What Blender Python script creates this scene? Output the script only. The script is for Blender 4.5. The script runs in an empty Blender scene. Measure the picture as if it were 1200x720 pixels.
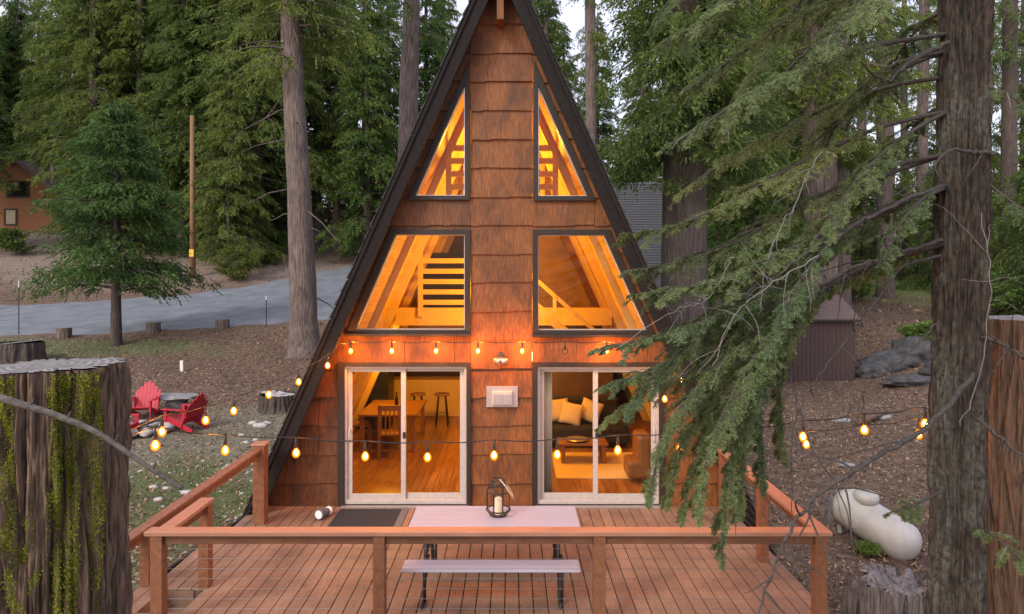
import bpy, bmesh, math, random
import numpy as np
from mathutils import Vector, Matrix, noise as mnoise
R = math.radians
random.seed(7)
S = bpy.context.scene
COL = S.collection
F, HZ, CAMH = 800.0, 325.0, 3.42
# ---------------------------------------------------------------- camera, sky, sun, exposure
cd = bpy.data.cameras.new('camera'); cam = bpy.data.objects.new('camera', cd); COL.objects.link(cam)
cam.location = (0, 0, CAMH); cam.rotation_euler = (R(90), 0, 0)
cd.sensor_width = 36; cd.lens = 24; cd.shift_y = -35/1200; cd.clip_end = 2000; cd.clip_start = 0.05
S.camera = cam
W = bpy.data.worlds.new('World'); S.world = W; W.use_nodes = True
wn = W.node_tree; wn.nodes.clear()
wo = wn.nodes.new('ShaderNodeOutputWorld'); wb = wn.nodes.new('ShaderNodeBackground')
sk = wn.nodes.new('ShaderNodeTexSky'); sk.sky_type = 'NISHITA'; sk.sun_disc = False
SUN_EL, SUN_ROT = 20, 215
sk.sun_elevation = R(SUN_EL); sk.sun_rotation = R(SUN_ROT); sk.dust_density = 3.0; sk.air_density = 1.0; sk.ozone_density = 1.0
mx = wn.nodes.new('ShaderNodeMix'); mx.data_type = 'RGBA'; mx.inputs[0].default_value = 0.62
mx.inputs[7].default_value = (6.7, 6.5, 7.8, 1)
wn.links.new(sk.outputs[0], mx.inputs[6]); wn.links.new(mx.outputs[2], wb.inputs[0]); wb.inputs[1].default_value = 0.12
wn.links.new(wb.outputs[0], wo.inputs[0])
sl = bpy.data.lights.new('sun', 'SUN'); sun = bpy.data.objects.new('sun', sl); COL.objects.link(sun)
sl.energy = 1.1; sl.angle = R(15); sl.color = (1, .95, .88)
az = R(SUN_ROT); sd = Vector((math.sin(az)*math.cos(R(40)), math.cos(az)*math.cos(R(40)), math.sin(R(40))))
sun.rotation_euler = sd.to_track_quat('Z', 'Y').to_euler()
S.view_settings.view_transform = 'Standard'; S.view_settings.look = 'None'; S.view_settings.gamma = 1
S.view_settings.exposure = 0.82

# ---------------------------------------------------------------- helpers
def P(px, py, D): return Vector(((px-600)*D/F, D, CAMH-(py-HZ)*D/F))
class MB:
    def __init__(s): s.v = []; s.f = []; s.mi = []; s.m = 0
    def add(s, vs, fs):
        o = len(s.v); s.v += [tuple(v) for v in vs]; s.f += [tuple(i+o for i in f) for f in fs]; s.mi += [s.m]*len(fs); return s
    def box(s, a, b, M=None):
        x0,y0,z0 = a; x1,y1,z1 = b
        vs = [Vector(q) for q in ((x0,y0,z0),(x1,y0,z0),(x1,y1,z0),(x0,y1,z0),(x0,y0,z1),(x1,y0,z1),(x1,y1,z1),(x0,y1,z1))]
        if M: vs = [M@q for q in vs]
        return s.add(vs, [(0,3,2,1),(4,5,6,7),(0,1,5,4),(1,2,6,5),(2,3,7,6),(3,0,4,7)])
    def bar(s, a, b, w, h, up=(0,0,1)):
        a = Vector(a); b = Vector(b); t = (b-a).normalized(); u = Vector(up)
        r = t.cross(u).normalized()
        if r.length < .1: r = Vector((1,0,0))
        u = r.cross(t).normalized(); vs = []
        for q in (a, b):
            for (i, j) in ((-1,-1),(1,-1),(1,1),(-1,1)): vs.append(q+r*i*w/2+u*j*h/2)
        return s.add(vs, [(3,2,1,0),(4,5,6,7),(0,1,5,4),(1,2,6,5),(2,3,7,6),(3,0,4,7)])
    def tube(s, pts, rad, n=8, cap=True):
        pts = [Vector(p) for p in pts]; k = len(pts)
        rad = rad if hasattr(rad, '__len__') else [rad]*k
        vs = []; t0 = (pts[1]-pts[0]).normalized()
        r = t0.cross(Vector((0.13,0.2,1))); r = (r if r.length > .05 else t0.cross(Vector((1,0,0)))).normalized()
        for i in range(k):
            t = (pts[min(i+1,k-1)]-pts[max(i-1,0)]).normalized()
            r = (r-t*r.dot(t)).normalized(); u = t.cross(r)
            for j in range(n):
                a = 2*math.pi*j/n; vs.append(pts[i]+(r*math.cos(a)+u*math.sin(a))*rad[i])
        fs = [(i*n+j, i*n+(j+1)%n, (i+1)*n+(j+1)%n, (i+1)*n+j) for i in range(k-1) for j in range(n)]
        if cap: fs += [tuple(range(n))[::-1], tuple((k-1)*n+j for j in range(n))]
        return s.add(vs, fs)
    def cyl(s, c, r, h, n=20, r2=None):
        c = Vector(c); return s.tube([c, c+Vector((0,0,h))], [r, r if r2 is None else r2], n)
    def lathe(s, prof, c=(0,0,0), n=20, M=None):
        vs = []; c = Vector(c)
        for (r, z) in prof:
            for j in range(n):
                a = 2*math.pi*j/n; q = Vector((r*math.cos(a), r*math.sin(a), z))
                vs.append((M@q if M else q)+c)
        k = len(prof)
        fs = [(i*n+j, i*n+(j+1)%n, (i+1)*n+(j+1)%n, (i+1)*n+j) for i in range(k-1) for j in range(n)]
        fs += [tuple(range(n))[::-1], tuple((k-1)*n+j for j in range(n))]
        return s.add(vs, fs)
    def prism(s, poly, y0, y1):          # poly in (x,z), extruded along y
        n = len(poly); vs = [(x, y0, z) for x, z in poly]+[(x, y1, z) for x, z in poly]
        return s.add(vs, [tuple(range(n)), tuple(range(2*n-1, n-1, -1))]+[(i, i+n, (i+1)%n+n, (i+1)%n) for i in range(n)])
    def ring(s, outer, inner, y0, y1):
        n = len(outer)
        vs = [(x,y0,z) for x,z in outer]+[(x,y0,z) for x,z in inner]+[(x,y1,z) for x,z in outer]+[(x,y1,z) for x,z in inner]
        fs = []
        for i in range(n):
            j = (i+1)%n
            fs += [(i,j,n+j,n+i),(2*n+j,2*n+i,3*n+i,3*n+j),(j,i,2*n+i,2*n+j),(n+i,n+j,3*n+j,3*n+i)]
        return s.add(vs, fs)
    def build(s, name, mat, parent=None, smooth=False, bevel=0, loc=None, local=False):
        me = bpy.data.meshes.new(name); me.from_pydata(s.v, [], s.f); me.validate()
        bm = bmesh.new(); bm.from_mesh(me); bmesh.ops.recalc_face_normals(bm, faces=bm.faces); bm.to_mesh(me); bm.free()
        for m_ in (mat if isinstance(mat, (list, tuple)) else [mat]): me.materials.append(m_)
        if isinstance(mat, (list, tuple)) and len(s.mi) == len(me.polygons): me.polygons.foreach_set('material_index', s.mi)
        if smooth: me.polygons.foreach_set('use_smooth', [True]*len(me.polygons))
        o = bpy.data.objects.new(name, me); COL.objects.link(o)
        if parent:
            o.parent = parent
            if not local and parent.type == 'EMPTY': o.location = -parent.location
        elif loc is not None: o.location = loc
        if bevel:
            b = o.modifiers.new('bevel', 'BEVEL'); b.width = bevel; b.segments = 2; b.limit_method = 'ANGLE'
        return o
def tag(o, label=None, cat=None, group=None, kind=None):
    if label: o['label'] = label
    if cat: o['category'] = cat
    if group: o['group'] = group
    if kind: o['kind'] = kind
    return o
def thing(name, loc, label, cat, group=None, rz=0):
    o = bpy.data.objects.new(name, None); COL.objects.link(o); o.location = loc; o.rotation_euler = (0,0,rz); o.empty_display_size = .2
    return tag(o, label, cat, group)
def npmesh(name, v, f, mat, parent=None, local=False, mi=None):   # v (n,3), f (m,k) of numpy
    me = bpy.data.meshes.new(name); k = f.shape[1]
    me.vertices.add(len(v)); me.vertices.foreach_set('co', v.astype(np.float32).ravel())
    me.loops.add(f.size); me.loops.foreach_set('vertex_index', f.astype(np.int32).ravel())
    me.polygons.add(len(f)); me.polygons.foreach_set('loop_start', np.arange(0, f.size, k, dtype=np.int32))
    me.polygons.foreach_set('loop_total', np.full(len(f), k, dtype=np.int32))
    for m_ in (mat if isinstance(mat, (list, tuple)) else [mat]): me.materials.append(m_)
    me.update(calc_edges=True)
    o = bpy.data.objects.new(name, me); COL.objects.link(o)
    if parent:
        o.parent = parent
        if not local and parent.type == 'EMPTY': o.location = -parent.location
    return o
def copy_tree(o, parent=None):
    c = o.copy(); COL.objects.link(c)
    if parent: c.parent = parent
    for ch in list(o.children): copy_tree(ch, c)
    return c

# ---------------------------------------------------------------- materials
def newmat(name):
    m = bpy.data.materials.new(name); m.use_nodes = True; nt = m.node_tree; nt.nodes.clear()
    out = nt.nodes.new('ShaderNodeOutputMaterial'); b = nt.nodes.new('ShaderNodeBsdfPrincipled')
    nt.links.new(b.outputs[0], out.inputs[0]); return m, nt, b, out
def tex(nt, scale=(1,1,1), coord='Object', kind='Noise', s=5, detail=6, rough=.6, dist=0):
    tc = nt.nodes.new('ShaderNodeTexCoord'); mp = nt.nodes.new('ShaderNodeMapping'); mp.inputs[3].default_value = scale
    nt.links.new(tc.outputs[coord], mp.inputs[0])
    t = nt.nodes.new('ShaderNodeTex'+kind); t.inputs['Scale'].default_value = s
    nt.links.new(mp.outputs[0], t.inputs['Vector'])
    if kind == 'Noise':
        t.inputs['Detail'].default_value = detail; t.inputs['Roughness'].default_value = rough; t.inputs['Distortion'].default_value = dist
    return t
def ramp(nt, src, stops):
    r = nt.nodes.new('ShaderNodeValToRGB'); e = r.color_ramp.elements
    while len(e) < len(stops): e.new(.5)
    for i, (p, c) in enumerate(stops):
        e[i].position = p; e[i].color = (*c, 1) if len(c) == 3 else c
    nt.links.new(src, r.inputs[0]); return r
def mixc(nt, fac, a, b, mode='MIX'):
    m = nt.nodes.new('ShaderNodeMix'); m.data_type = 'RGBA'; m.blend_type = mode
    for s_, v in ((0, fac), (6, a), (7, b)):
        if isinstance(v, (int, float)): m.inputs[s_].default_value = v
        elif isinstance(v, tuple): m.inputs[s_].default_value = (*v, 1)
        else: nt.links.new(v, m.inputs[s_])
    return m.outputs[2]
def bump(nt, b, src, strength, dist=.02):
    n = nt.nodes.new('ShaderNodeBump'); n.inputs['Strength'].default_value = strength; n.inputs['Distance'].default_value = dist
    nt.links.new(src, n.inputs['Height']); nt.links.new(n.outputs[0], b.inputs['Normal']); return n
def pm(name, c1, c2, scale=(1,1,1), s=5, rough=.7, bmp=.3, bd=.01, metal=0, detail=7, island=0, lo=.3, hi=.7, spec=.5, blotch=0):
    m, nt, b, out = newmat(name); t = tex(nt, scale, s=s, detail=detail)
    c = ramp(nt, t.outputs[0], [(lo, c1), (hi, c2)]).outputs[0]
    if blotch:
        t2 = tex(nt, (1,1,1), s=1.7, detail=4); r2 = ramp(nt, t2.outputs[0], [(.35, (1-blotch,)*3), (.65, (1+blotch*.4,)*3)])
        c = mixc(nt, 1.0, c, r2.outputs[0], 'MULTIPLY')
    if island:
        g = nt.nodes.new('ShaderNodeNewGeometry'); r = ramp(nt, g.outputs['Random Per Island'], [(0, (1-island,)*3), (1, (1+island*.5,)*3)])
        c = mixc(nt, 1.0, c, r.outputs[0], 'MULTIPLY')
    nt.links.new(c, b.inputs['Base Color']); b.inputs['Roughness'].default_value = rough; b.inputs['Metallic'].default_value = metal
    b.inputs['Specular IOR Level'].default_value = spec
    if bmp: bump(nt, b, t.outputs[0], bmp, bd)
    return m
def emat(name, col, st):
    m, nt, b, out = newmat(name); e = nt.nodes.new('ShaderNodeEmission'); e.inputs[0].default_value = (*col, 1); e.inputs[1].default_value = st
    nt.links.new(e.outputs[0], out.inputs[0]); return m
def leafmat(name, ca, cb, cc, trans=.35, hue_noise=.25, rough=.6):
    m, nt, b, out = newmat(name)
    g = nt.nodes.new('ShaderNodeNewGeometry')
    r = ramp(nt, g.outputs['Random Per Island'], [(0, ca), (.5, cb), (1, cc)])
    t = tex(nt, (1,1,1), s=.55, detail=3); r2 = ramp(nt, t.outputs[0], [(.35, (.6,.66,.62)), (.65, (1.25,1.2,1.05))])
    c = mixc(nt, 1.0, r.outputs[0], r2.outputs[0], 'MULTIPLY')
    oi = nt.nodes.new('ShaderNodeObjectInfo'); r3 = ramp(nt, oi.outputs['Random'], [(0, (.75,.85,.9)), (.5, (1,1,.95)), (1, (1.2,1.1,.9))])
    c = mixc(nt, 1.0, c, r3.outputs[0], 'MULTIPLY')
    nt.links.new(c, b.inputs['Base Color']); b.inputs['Roughness'].default_value = rough; b.inputs['Specular IOR Level'].default_value = .3
    tr = nt.nodes.new('ShaderNodeBsdfTranslucent'); nt.links.new(c, tr.inputs[0])
    ms = nt.nodes.new('ShaderNodeMixShader'); ms.inputs[0].default_value = trans
    nt.links.new(b.outputs[0], ms.inputs[1]); nt.links.new(tr.outputs[0], ms.inputs[2]); nt.links.new(ms.outputs[0], out.inputs[0])
    return m
M = {}
M['bark_cedar'] = pm('cedar_bark', (.055,.038,.033), (.27,.21,.185), (9,9,.55), 3.0, .9, .9, .06, lo=.32, hi=.68, blotch=.25)
M['bark_dark'] = pm('dark_bark', (.03,.024,.02), (.13,.10,.085), (8,8,.8), 3.0, .9, .9, .05)
M['bark_red'] = pm('reddish_bark', (.05,.03,.022), (.25,.15,.11), (10,10,.6), 3.0, .9, .9, .06)
M['twig'] = pm('dead_twig', (.05,.043,.038), (.17,.15,.13), (5,5,5), 6, .9, .3)
M['twig_pale'] = pm('pale_dead_twig', (.12,.108,.10), (.26,.24,.23), (5,5,5), 6, .9, .3)
M['twig_dark'] = pm('dark_branch', (.02,.016,.014), (.09,.075,.065), (5,5,5), 9, .9, .3)
M['leaf_cedar'] = leafmat('cedar_foliage', (.085,.13,.036), (.14,.20,.052), (.23,.29,.085), trans=.48)
M['leaf_fir'] = leafmat('fir_foliage', (.065,.12,.035), (.105,.18,.05), (.17,.26,.08), trans=.45)
M['leaf_near'] = leafmat('near_fir_needles', (.11,.165,.075), (.185,.25,.115), (.31,.355,.185), trans=.5)
M['leaf_light'] = leafmat('light_shrub_leaves', (.09,.15,.03), (.14,.22,.05), (.2,.28,.07))
M['roof_edge'] = pm('dark_barge_board_paint', (.012,.010,.010), (.024,.020,.019), (3,3,3), 6, .8, .15, .004, spec=.15)
M['shingle'] = pm('dark_roof_shingle', (.02,.019,.02), (.05,.045,.045), (6,6,6), 12, .9, .5, .01)
M['trim'] = pm('dark_brown_trim', (.012,.008,.006), (.028,.018,.013), (5,5,20), 5, .6, .2, .004)
M['white_frame'] = pm('white_vinyl_frame', (.40,.375,.35), (.50,.47,.44), (4,4,4), 4, .4, .05, .002)
M['deck'] = pm('composite_deck_board', (.20,.122,.080), (.29,.182,.120), (14,.8,14), 5, .62, .3, .003, island=.13, blotch=.28)
M['rail'] = pm('stained_railing_wood', (.15,.058,.026), (.26,.108,.05), (9,9,9), 2, .5, .25, .003, island=.05)
M['rail_cap'] = pm('railing_cap_wood', (.32,.16,.10), (.43,.22,.145), (1,18,1), 2, .42, .2, .003, island=.08)
M['rail_dark'] = pm('darker_stained_wood', (.10,.04,.02), (.18,.075,.035), (2,9,9), 3, .6, .2, .003)
M['cable'] = pm('steel_cable', (.22,.21,.2), (.3,.29,.28), rough=.5, metal=1, bmp=0)
M['black'] = pm('black_metal', (.012,.012,.013), (.03,.03,.03), rough=.4, bmp=.05)
M['plastic'] = pm('pale_table_plastic', (.36,.355,.42), (.43,.425,.49), (1,30,1), 2, .45, .15, .003)
M['candle'] = pm('candle_wax', (.8,.68,.45), (.85,.74,.52), rough=.5, bmp=0)
M['rope'] = pm('rope', (.4,.28,.16), (.6,.45,.3), (9,9,9), 20, .9, .4)
M['mat'] = pm('charcoal_mat', (.01,.011,.014), (.035,.037,.045), (1,1,1), 140, .95, .8, .006)
M['mat_edge'] = pm('mat_edge', (.09,.095,.11), (.14,.14,.16), (1,1,1), 40, .8, .2)
M['red'] = pm('red_chair_resin', (.42,.012,.03), (.52,.022,.045), (2,2,2), 4, .45, .1)
M['stone'] = pm('grey_stone', (.12,.115,.12), (.36,.35,.35), (1,1,1), 7, .9, .7, .02)
M['stone_pale'] = pm('pale_stone', (.3,.28,.26), (.58,.55,.52), (1,1,1), 9, .9, .6, .02)
M['stone_dark'] = pm('dark_boulder', (.022,.022,.025), (.10,.10,.105), (1,1,1), 3, .85, .8, .04)
M['wood_grey'] = pm('weathered_wood', (.05,.045,.045), (.30,.28,.285), (9,9,.7), 3, .9, .8, .03)
M['tank'] = pm('tank_paint', (.42,.40,.36), (.58,.55,.50), (1,1,1), 3, .5, .08, .004, blotch=.12)
M['metal'] = pm('brushed_steel', (.42,.41,.42), (.56,.55,.56), (20,1,1), 5, .35, .1, .002, metal=.7)
M['shed'] = pm('shed_paint', (.055,.032,.03), (.075,.045,.04), (6,6,1), 5, .7, .3, .006)
M['shed_roof'] = pm('shed_shingle', (.09,.062,.058), (.17,.122,.115), (3,3,3), 11, .9, .5, .01)
M['grey_roof'] = pm('grey_shingle', (.05,.052,.062), (.11,.113,.125), (2,9,9), 9, .9, .5, .01)
M['house'] = pm('orange_brown_siding', (.28,.115,.05), (.38,.17,.08), (12,12,1), 3, .8, .3, .01)
M['asphalt'] = pm('asphalt', (.115,.128,.145), (.20,.215,.24), (1,1,1), 1.2, .85, .3, .01, detail=12)
M['yellow'] = pm('yellow_tag', (.7,.42,.02), (.75,.48,.03), bmp=0)
M['pole'] = pm('utility_pole_wood', (.17,.085,.045), (.30,.16,.08), (9,9,.6), 4, .8, .4)
M['white'] = pm('white_paint', (.7,.7,.7), (.8,.8,.8), bmp=.05)
M['in_wood'] = pm('interior_pine', (.55,.27,.04), (.72,.40,.07), (1,1,8), 1.6, .5, .15, .004, island=.14)
M['in_paint'] = pm('interior_cream_boards', (.66,.43,.12), (.74,.5,.16), (2,2,2), 2, .5, .1, .004)
M['in_dark'] = pm('interior_brown_panel', (.10,.05,.018), (.19,.095,.033), (1,1,1), 2.5, .6, .15, .004)
M['in_floor'] = pm('interior_floor_planks', (.22,.09,.028), (.42,.19,.06), (9,.9,9), 2.4, .3, .2, .003, island=.3)
M['furn'] = pm('brown_furniture_wood', (.20,.085,.03), (.32,.14,.05), (6,6,1), 4, .4, .15, .003)
M['dark'] = pm('dark_upholstery', (.015,.012,.011), (.035,.028,.025), (9,9,9), 9, .9, .3)
M['pillow'] = pm('cream_pillow_cloth', (.62,.45,.22), (.75,.56,.3), (30,30,30), 3, .9, .3)
M['cloth'] = pm('white_curtain_cloth', (.6,.56,.52), (.72,.68,.64), (30,30,2), 3, .9, .2)
M['bottle'] = pm('dark_bottle_glass', (.01,.012,.008), (.02,.025,.015), rough=.1, bmp=0)
M['bulb'] = emat('bulb_filament', (1, .62, .2), 70)
def glow_mat():  # bulb glass whose emission fades toward the rim to imitate a glow halo
    m, nt, b, out = newmat('amber_bulb_glass_halo'); nt.nodes.remove(b)
    e = nt.nodes.new('ShaderNodeEmission'); e.inputs[0].default_value = (1, .21, .008, 1); e.inputs[1].default_value = 2.6
    t = nt.nodes.new('ShaderNodeBsdfTransparent'); t.inputs[0].default_value = (1, .8, .5, 1)
    lw = nt.nodes.new('ShaderNodeLayerWeight'); lw.inputs[0].default_value = .5
    inv = nt.nodes.new('ShaderNodeMath'); inv.operation = 'SUBTRACT'; inv.inputs[0].default_value = .75; nt.links.new(lw.outputs['Facing'], inv.inputs[1])
    mm = nt.nodes.new('ShaderNodeMath'); mm.operation = 'MAXIMUM'; mm.inputs[1].default_value = .04; nt.links.new(inv.outputs[0], mm.inputs[0])
    s = nt.nodes.new('ShaderNodeMixShader'); nt.links.new(mm.outputs[0], s.inputs[0]); nt.links.new(t.outputs[0], s.inputs[1]); nt.links.new(e.outputs[0], s.inputs[2])
    nt.links.new(s.outputs[0], out.inputs[0]); return m
M['glow'] = glow_mat()
def glassmat():
    m, nt, b, out = newmat('window_glass'); nt.nodes.remove(b)
    t = nt.nodes.new('ShaderNodeBsdfTransparent'); t.inputs[0].default_value = (.93,.94,.92,1)
    g = nt.nodes.new('ShaderNodeBsdfGlossy'); g.inputs['Roughness'].default_value = .02
    f = nt.nodes.new('ShaderNodeFresnel'); f.inputs[0].default_value = 1.22
    s = nt.nodes.new('ShaderNodeMixShader'); nt.links.new(f.outputs[0], s.inputs[0]); nt.links.new(t.outputs[0], s.inputs[1]); nt.links.new(g.outputs[0], s.inputs[2])
    nt.links.new(s.outputs[0], out.inputs[0]); return m
M['glass'] = glassmat()
M['lamp'] = emat('lamp_shade_glow', (1, .55, .18), 9)
# cabin siding
m, nt, b, out = newmat('cedar_shake_siding')
t = tex(nt, (26,26,1.8), s=2.2, detail=9, rough=.7); c = ramp(nt, t.outputs[0], [(.3,(.066,.021,.005)),(.55,(.185,.062,.012)),(.75,(.31,.118,.026))]).outputs[0]
t2 = tex(nt, (1.6,1.6,1), s=1.6, detail=6, dist=.6); c = mixc(nt, 1.0, c, ramp(nt, t2.outputs[0], [(.33,(.5,.5,.52)),(.62,(1.15,1.15,1.1))]).outputs[0], 'MULTIPLY')
g = nt.nodes.new('ShaderNodeNewGeometry'); c = mixc(nt, 1.0, c, ramp(nt, g.outputs['Random Per Island'], [(0,(.78,.76,.76)),(1,(1.18,1.15,1.1))]).outputs[0], 'MULTIPLY')
t3 = tex(nt, (14,14,2.2), s=1.3, detail=4); c = mixc(nt, ramp(nt, t3.outputs[0], [(.76,(0,0,0)),(.88,(.2,.2,.2))]).outputs[0], c, (.38,.27,.20))
nt.links.new(c, b.inputs['Base Color']); b.inputs['Roughness'].default_value = .62; bump(nt, b, t.outputs[0], .5, .008); M['siding'] = m
# big stump bark with moss in streaks
def barkmoss(name, dark, light, moss, sc=(13,13,1.3)):
    m, nt, b, out = newmat(name)
    t = tex(nt, sc, s=3.2, detail=9); c = ramp(nt, t.outputs[0], [(.3,dark),(.7,light)]).outputs[0]
    if moss:
        t2 = tex(nt, (5.5,5.5,.8), s=1.5, detail=8, rough=.75); t3 = tex(nt, (1,1,1), s=60, detail=4)
        mm = mixc(nt, 1.0, ramp(nt, t2.outputs[0], [(.52,(0,0,0)),(.6,(1,1,1))]).outputs[0], ramp(nt, t3.outputs[0], [(.42,(.2,.2,.2)),(.55,(1,1,1))]).outputs[0], 'MULTIPLY')
        c = mixc(nt, mm, c, (.22,.24,.03))
    nt.links.new(c, b.inputs['Base Color']); b.inputs['Roughness'].default_value = .95; bump(nt, b, t.outputs[0], .9, .02); return m
M['stump_moss'] = barkmoss('mossy_stump_bark', (.022,.014,.009), (.25,.162,.108), False)
M['stump_bark'] = barkmoss('red_stump_bark', (.035,.022,.015), (.19,.115,.075), False)
def lichbark():
    m, nt, b, out = newmat('lichened_fir_bark')
    t = tex(nt, (9,9,3.5), s=3.2, detail=9); c = ramp(nt, t.outputs[0], [(.35,(.010,.008,.006)),(.7,(.085,.062,.048))]).outputs[0]
    t2 = tex(nt, (1,1,.6), s=2.4, detail=8, rough=.7); t3 = tex(nt, (1,1,1), s=26, detail=6)
    k = mixc(nt, 1.0, ramp(nt, t2.outputs[0], [(.48,(0,0,0)),(.62,(.8,.8,.8))]).outputs[0], ramp(nt, t3.outputs[0], [(.42,(.15,.15,.15)),(.56,(1,1,1))]).outputs[0], 'MULTIPLY')
    c = mixc(nt, k, c, (.115,.115,.10)); nt.links.new(c, b.inputs['Base Color']); b.inputs['Roughness'].default_value = .95; bump(nt, b, t.outputs[0], .9, .02); return m
M['near_bark'] = lichbark()
def cutmat():
    m, nt, b, out = newmat('grey_cut_wood_rings')
    tc = nt.nodes.new('ShaderNodeTexCoord'); w = nt.nodes.new('ShaderNodeTexWave'); w.wave_type = 'RINGS'; w.rings_direction = 'Z'
    w.inputs['Scale'].default_value = 7; w.inputs['Distortion'].default_value = 1.5; w.inputs['Detail'].default_value = 4; nt.links.new(tc.outputs['Object'], w.inputs[0])
    t = tex(nt, (1,1,1), s=9); c = ramp(nt, w.outputs['Fac'], [(0,(.15,.138,.128)),(1,(.29,.27,.255))]).outputs[0]
    c = mixc(nt, 1.0, c, ramp(nt, t.outputs[0], [(.3,(.6,.6,.6)),(.7,(1.2,1.2,1.2))]).outputs[0], 'MULTIPLY')
    nt.links.new(c, b.inputs['Base Color']); b.inputs['Roughness'].default_value = .85; bump(nt, b, w.outputs['Fac'], .5, .008); return m
M['cut'] = cutmat()
M['moss'] = leafmat('yellow_green_moss', (.17,.20,.012), (.29,.31,.02), (.44,.44,.05), .2)
M['leaf_hang'] = leafmat('pale_hanging_foliage', (.12,.17,.045), (.18,.24,.065), (.27,.33,.10), trans=.45)
M['grass'] = leafmat('grass_blades', (.07,.10,.03), (.12,.16,.045), (.22,.22,.09), .3)
M['litter'] = pm('leaf_litter', (.15,.085,.05), (.46,.30,.19), (1,1,1), 20, .9, 0, island=.75)

# ---------------------------------------------------------------- ground
ctl = np.array([(0,8,-.7),(-3,7,-.8),(3,7,-1.2),(0,4,-1.5),(-5,4,-1.0),(5,5,-1.5),(0,0,-2),(-6,0,-1.6),(6,0,-2),(0,-12,-2.5),(-15,0,-1.2),(18,0,-1.5),
 (-5,10.5,-.55),(-7,13,-.5),(-9.3,17,-.42),(-15,18,-.2),(-7.7,25,.51),(-21,28,1.04),(-14,28,1.2),(-9.8,28,1.39),(-8,29,1.5),
 (-26,35,1.67),(-18.5,37,2.3),(-15,40,2.9),(-11,48,4.2),(-33,45,4.8),(-17.5,52,6.2),(-14,58,6.8),(-40,55,7.5),(-35,90,11),(0,80,9.5),
 (0,30,2),(0,45,4.5),(5,25,.6),(5.9,11,-1.12),(10.3,23,-.17),(13.2,23,.1),(20,40,2.9),(6.5,8,-1.25),(12,12,-.9),(20,20,.2),(28,35,2.4),(25,60,6),
 (0,130,13),(-70,120,14),(70,120,12),(60,40,4),(-60,30,4),(60,0,-1),(-60,0,0)], float)
n_ = len(ctl); A_ = np.zeros((n_+3, n_+3)); d_ = np.hypot(ctl[:,None,0]-ctl[None,:,0], ctl[:,None,1]-ctl[None,:,1])
A_[:n_,:n_] = d_; A_[:n_,n_] = 1; A_[:n_,n_+1:] = ctl[:,:2]; A_[n_:,:n_] = A_[:n_,n_:].T
wts = np.linalg.solve(A_, np.r_[ctl[:,2], 0,0,0])
def ground(x, y):
    x = np.asarray(x, float); y = np.asarray(y, float)
    d = np.sqrt((x[...,None]-ctl[:,0])**2+(y[...,None]-ctl[:,1])**2+.6)
    z = d@wts[:n_]+wts[n_]+wts[n_+1]*x+wts[n_+2]*y
    return z+.05*np.sin(x*1.3+.4*y)*np.sin(y*1.1-.3*x)+.02*np.sin(3.1*x+1.7*y)
def gz(x, y): return float(ground(x, y))
def G(px, py, D0=8, D1=120):            # ground point that a photo pixel looks at
    for D in np.arange(D0, D1, .1):
        p = P(px, py, D)
        if p.z <= gz(p.x, p.y): return Vector((p.x, p.y, gz(p.x, p.y)))
    return P(px, py, D1)
def axis(segs):
    a = []
    for (s, e, st) in segs: a += list(np.arange(s, e, st))
    return np.array(a)
xs = axis([(-400,-100,25),(-100,-30,2),(-30,-14,.6),(-14,16,.2),(16,30,.6),(30,100,2),(100,401,25)])
ys = axis([(-60,-4,4),(-4,7,.5),(7,30,.2),(30,60,.6),(60,130,2),(130,500,20)])
X_, Y_ = np.meshgrid(xs, ys); Z_ = ground(X_, Y_)
Z_ += .035*np.array([mnoise.noise((x*2.1, y*2.1, 0)) for x, y in zip(X_.ravel(), Y_.ravel())]).reshape(X_.shape)
V_ = np.stack([X_, Y_, Z_], -1).reshape(-1,3); nx, ny = len(xs), len(ys)
ii = (np.arange(ny-1)[:,None]*nx+np.arange(nx-1)[None,:]).ravel()
m, nt, b, out = newmat('forest_floor')
t = tex(nt, (1,1,1), s=7, detail=12, rough=.75); c = ramp(nt, t.outputs[0], [(.3,(.045,.028,.019)),(.5,(.12,.077,.053)),(.7,(.235,.168,.122))]).outputs[0]
tv = tex(nt, (1,1,1), kind='Voronoi', s=22); c = mixc(nt, .45, c, mixc(nt, 1.0, c, ramp(nt, tv.outputs['Color'], [(0,(.4,.35,.33)),(1,(1.7,1.6,1.5))]).outputs[0], 'MULTIPLY'))
tg = tex(nt, (1,1,1), s=.45, detail=7, rough=.7)
# masks by place: green/gravel strip left of the cabin, paler dirt beyond the road
geo = nt.nodes.new('ShaderNodeNewGeometry')
def blob(cx, cy, rx, ry):
    mp = nt.nodes.new('ShaderNodeMapping'); mp.vector_type = 'TEXTURE'; mp.inputs[1].default_value = (cx, cy, 0); mp.inputs[3].default_value = (rx, ry, 1e5)
    nt.links.new(geo.outputs['Position'], mp.inputs[0]); ln = nt.nodes.new('ShaderNodeVectorMath'); ln.operation = 'LENGTH'; nt.links.new(mp.outputs[0], ln.inputs[0])
    ad = nt.nodes.new('ShaderNodeMath'); ad.operation = 'MULTIPLY_ADD'; ad.inputs[1].default_value = 1.4; nt.links.new(tg.outputs[0], ad.inputs[0]); nt.links.new(ln.outputs['Value'], ad.inputs[2])
    return ramp(nt, ad.outputs[0], [(1.05 if False else .0,(1,1,1)),(1.0,(1,1,1))]), ad
def mask(cx, cy, rx, ry):
    r, ad = blob(cx, cy, rx, ry); mr = nt.nodes.new('ShaderNodeMapRange'); mr.inputs[1].default_value = 1.45; mr.inputs[2].default_value = 1.85; mr.inputs[3].default_value = 1; mr.inputs[4].default_value = 0
    nt.links.new(ad.outputs[0], mr.inputs[0]); return mr.outputs[0]
tgr = tex(nt, (1,1,1), s=12, detail=10, rough=.8)
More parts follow.
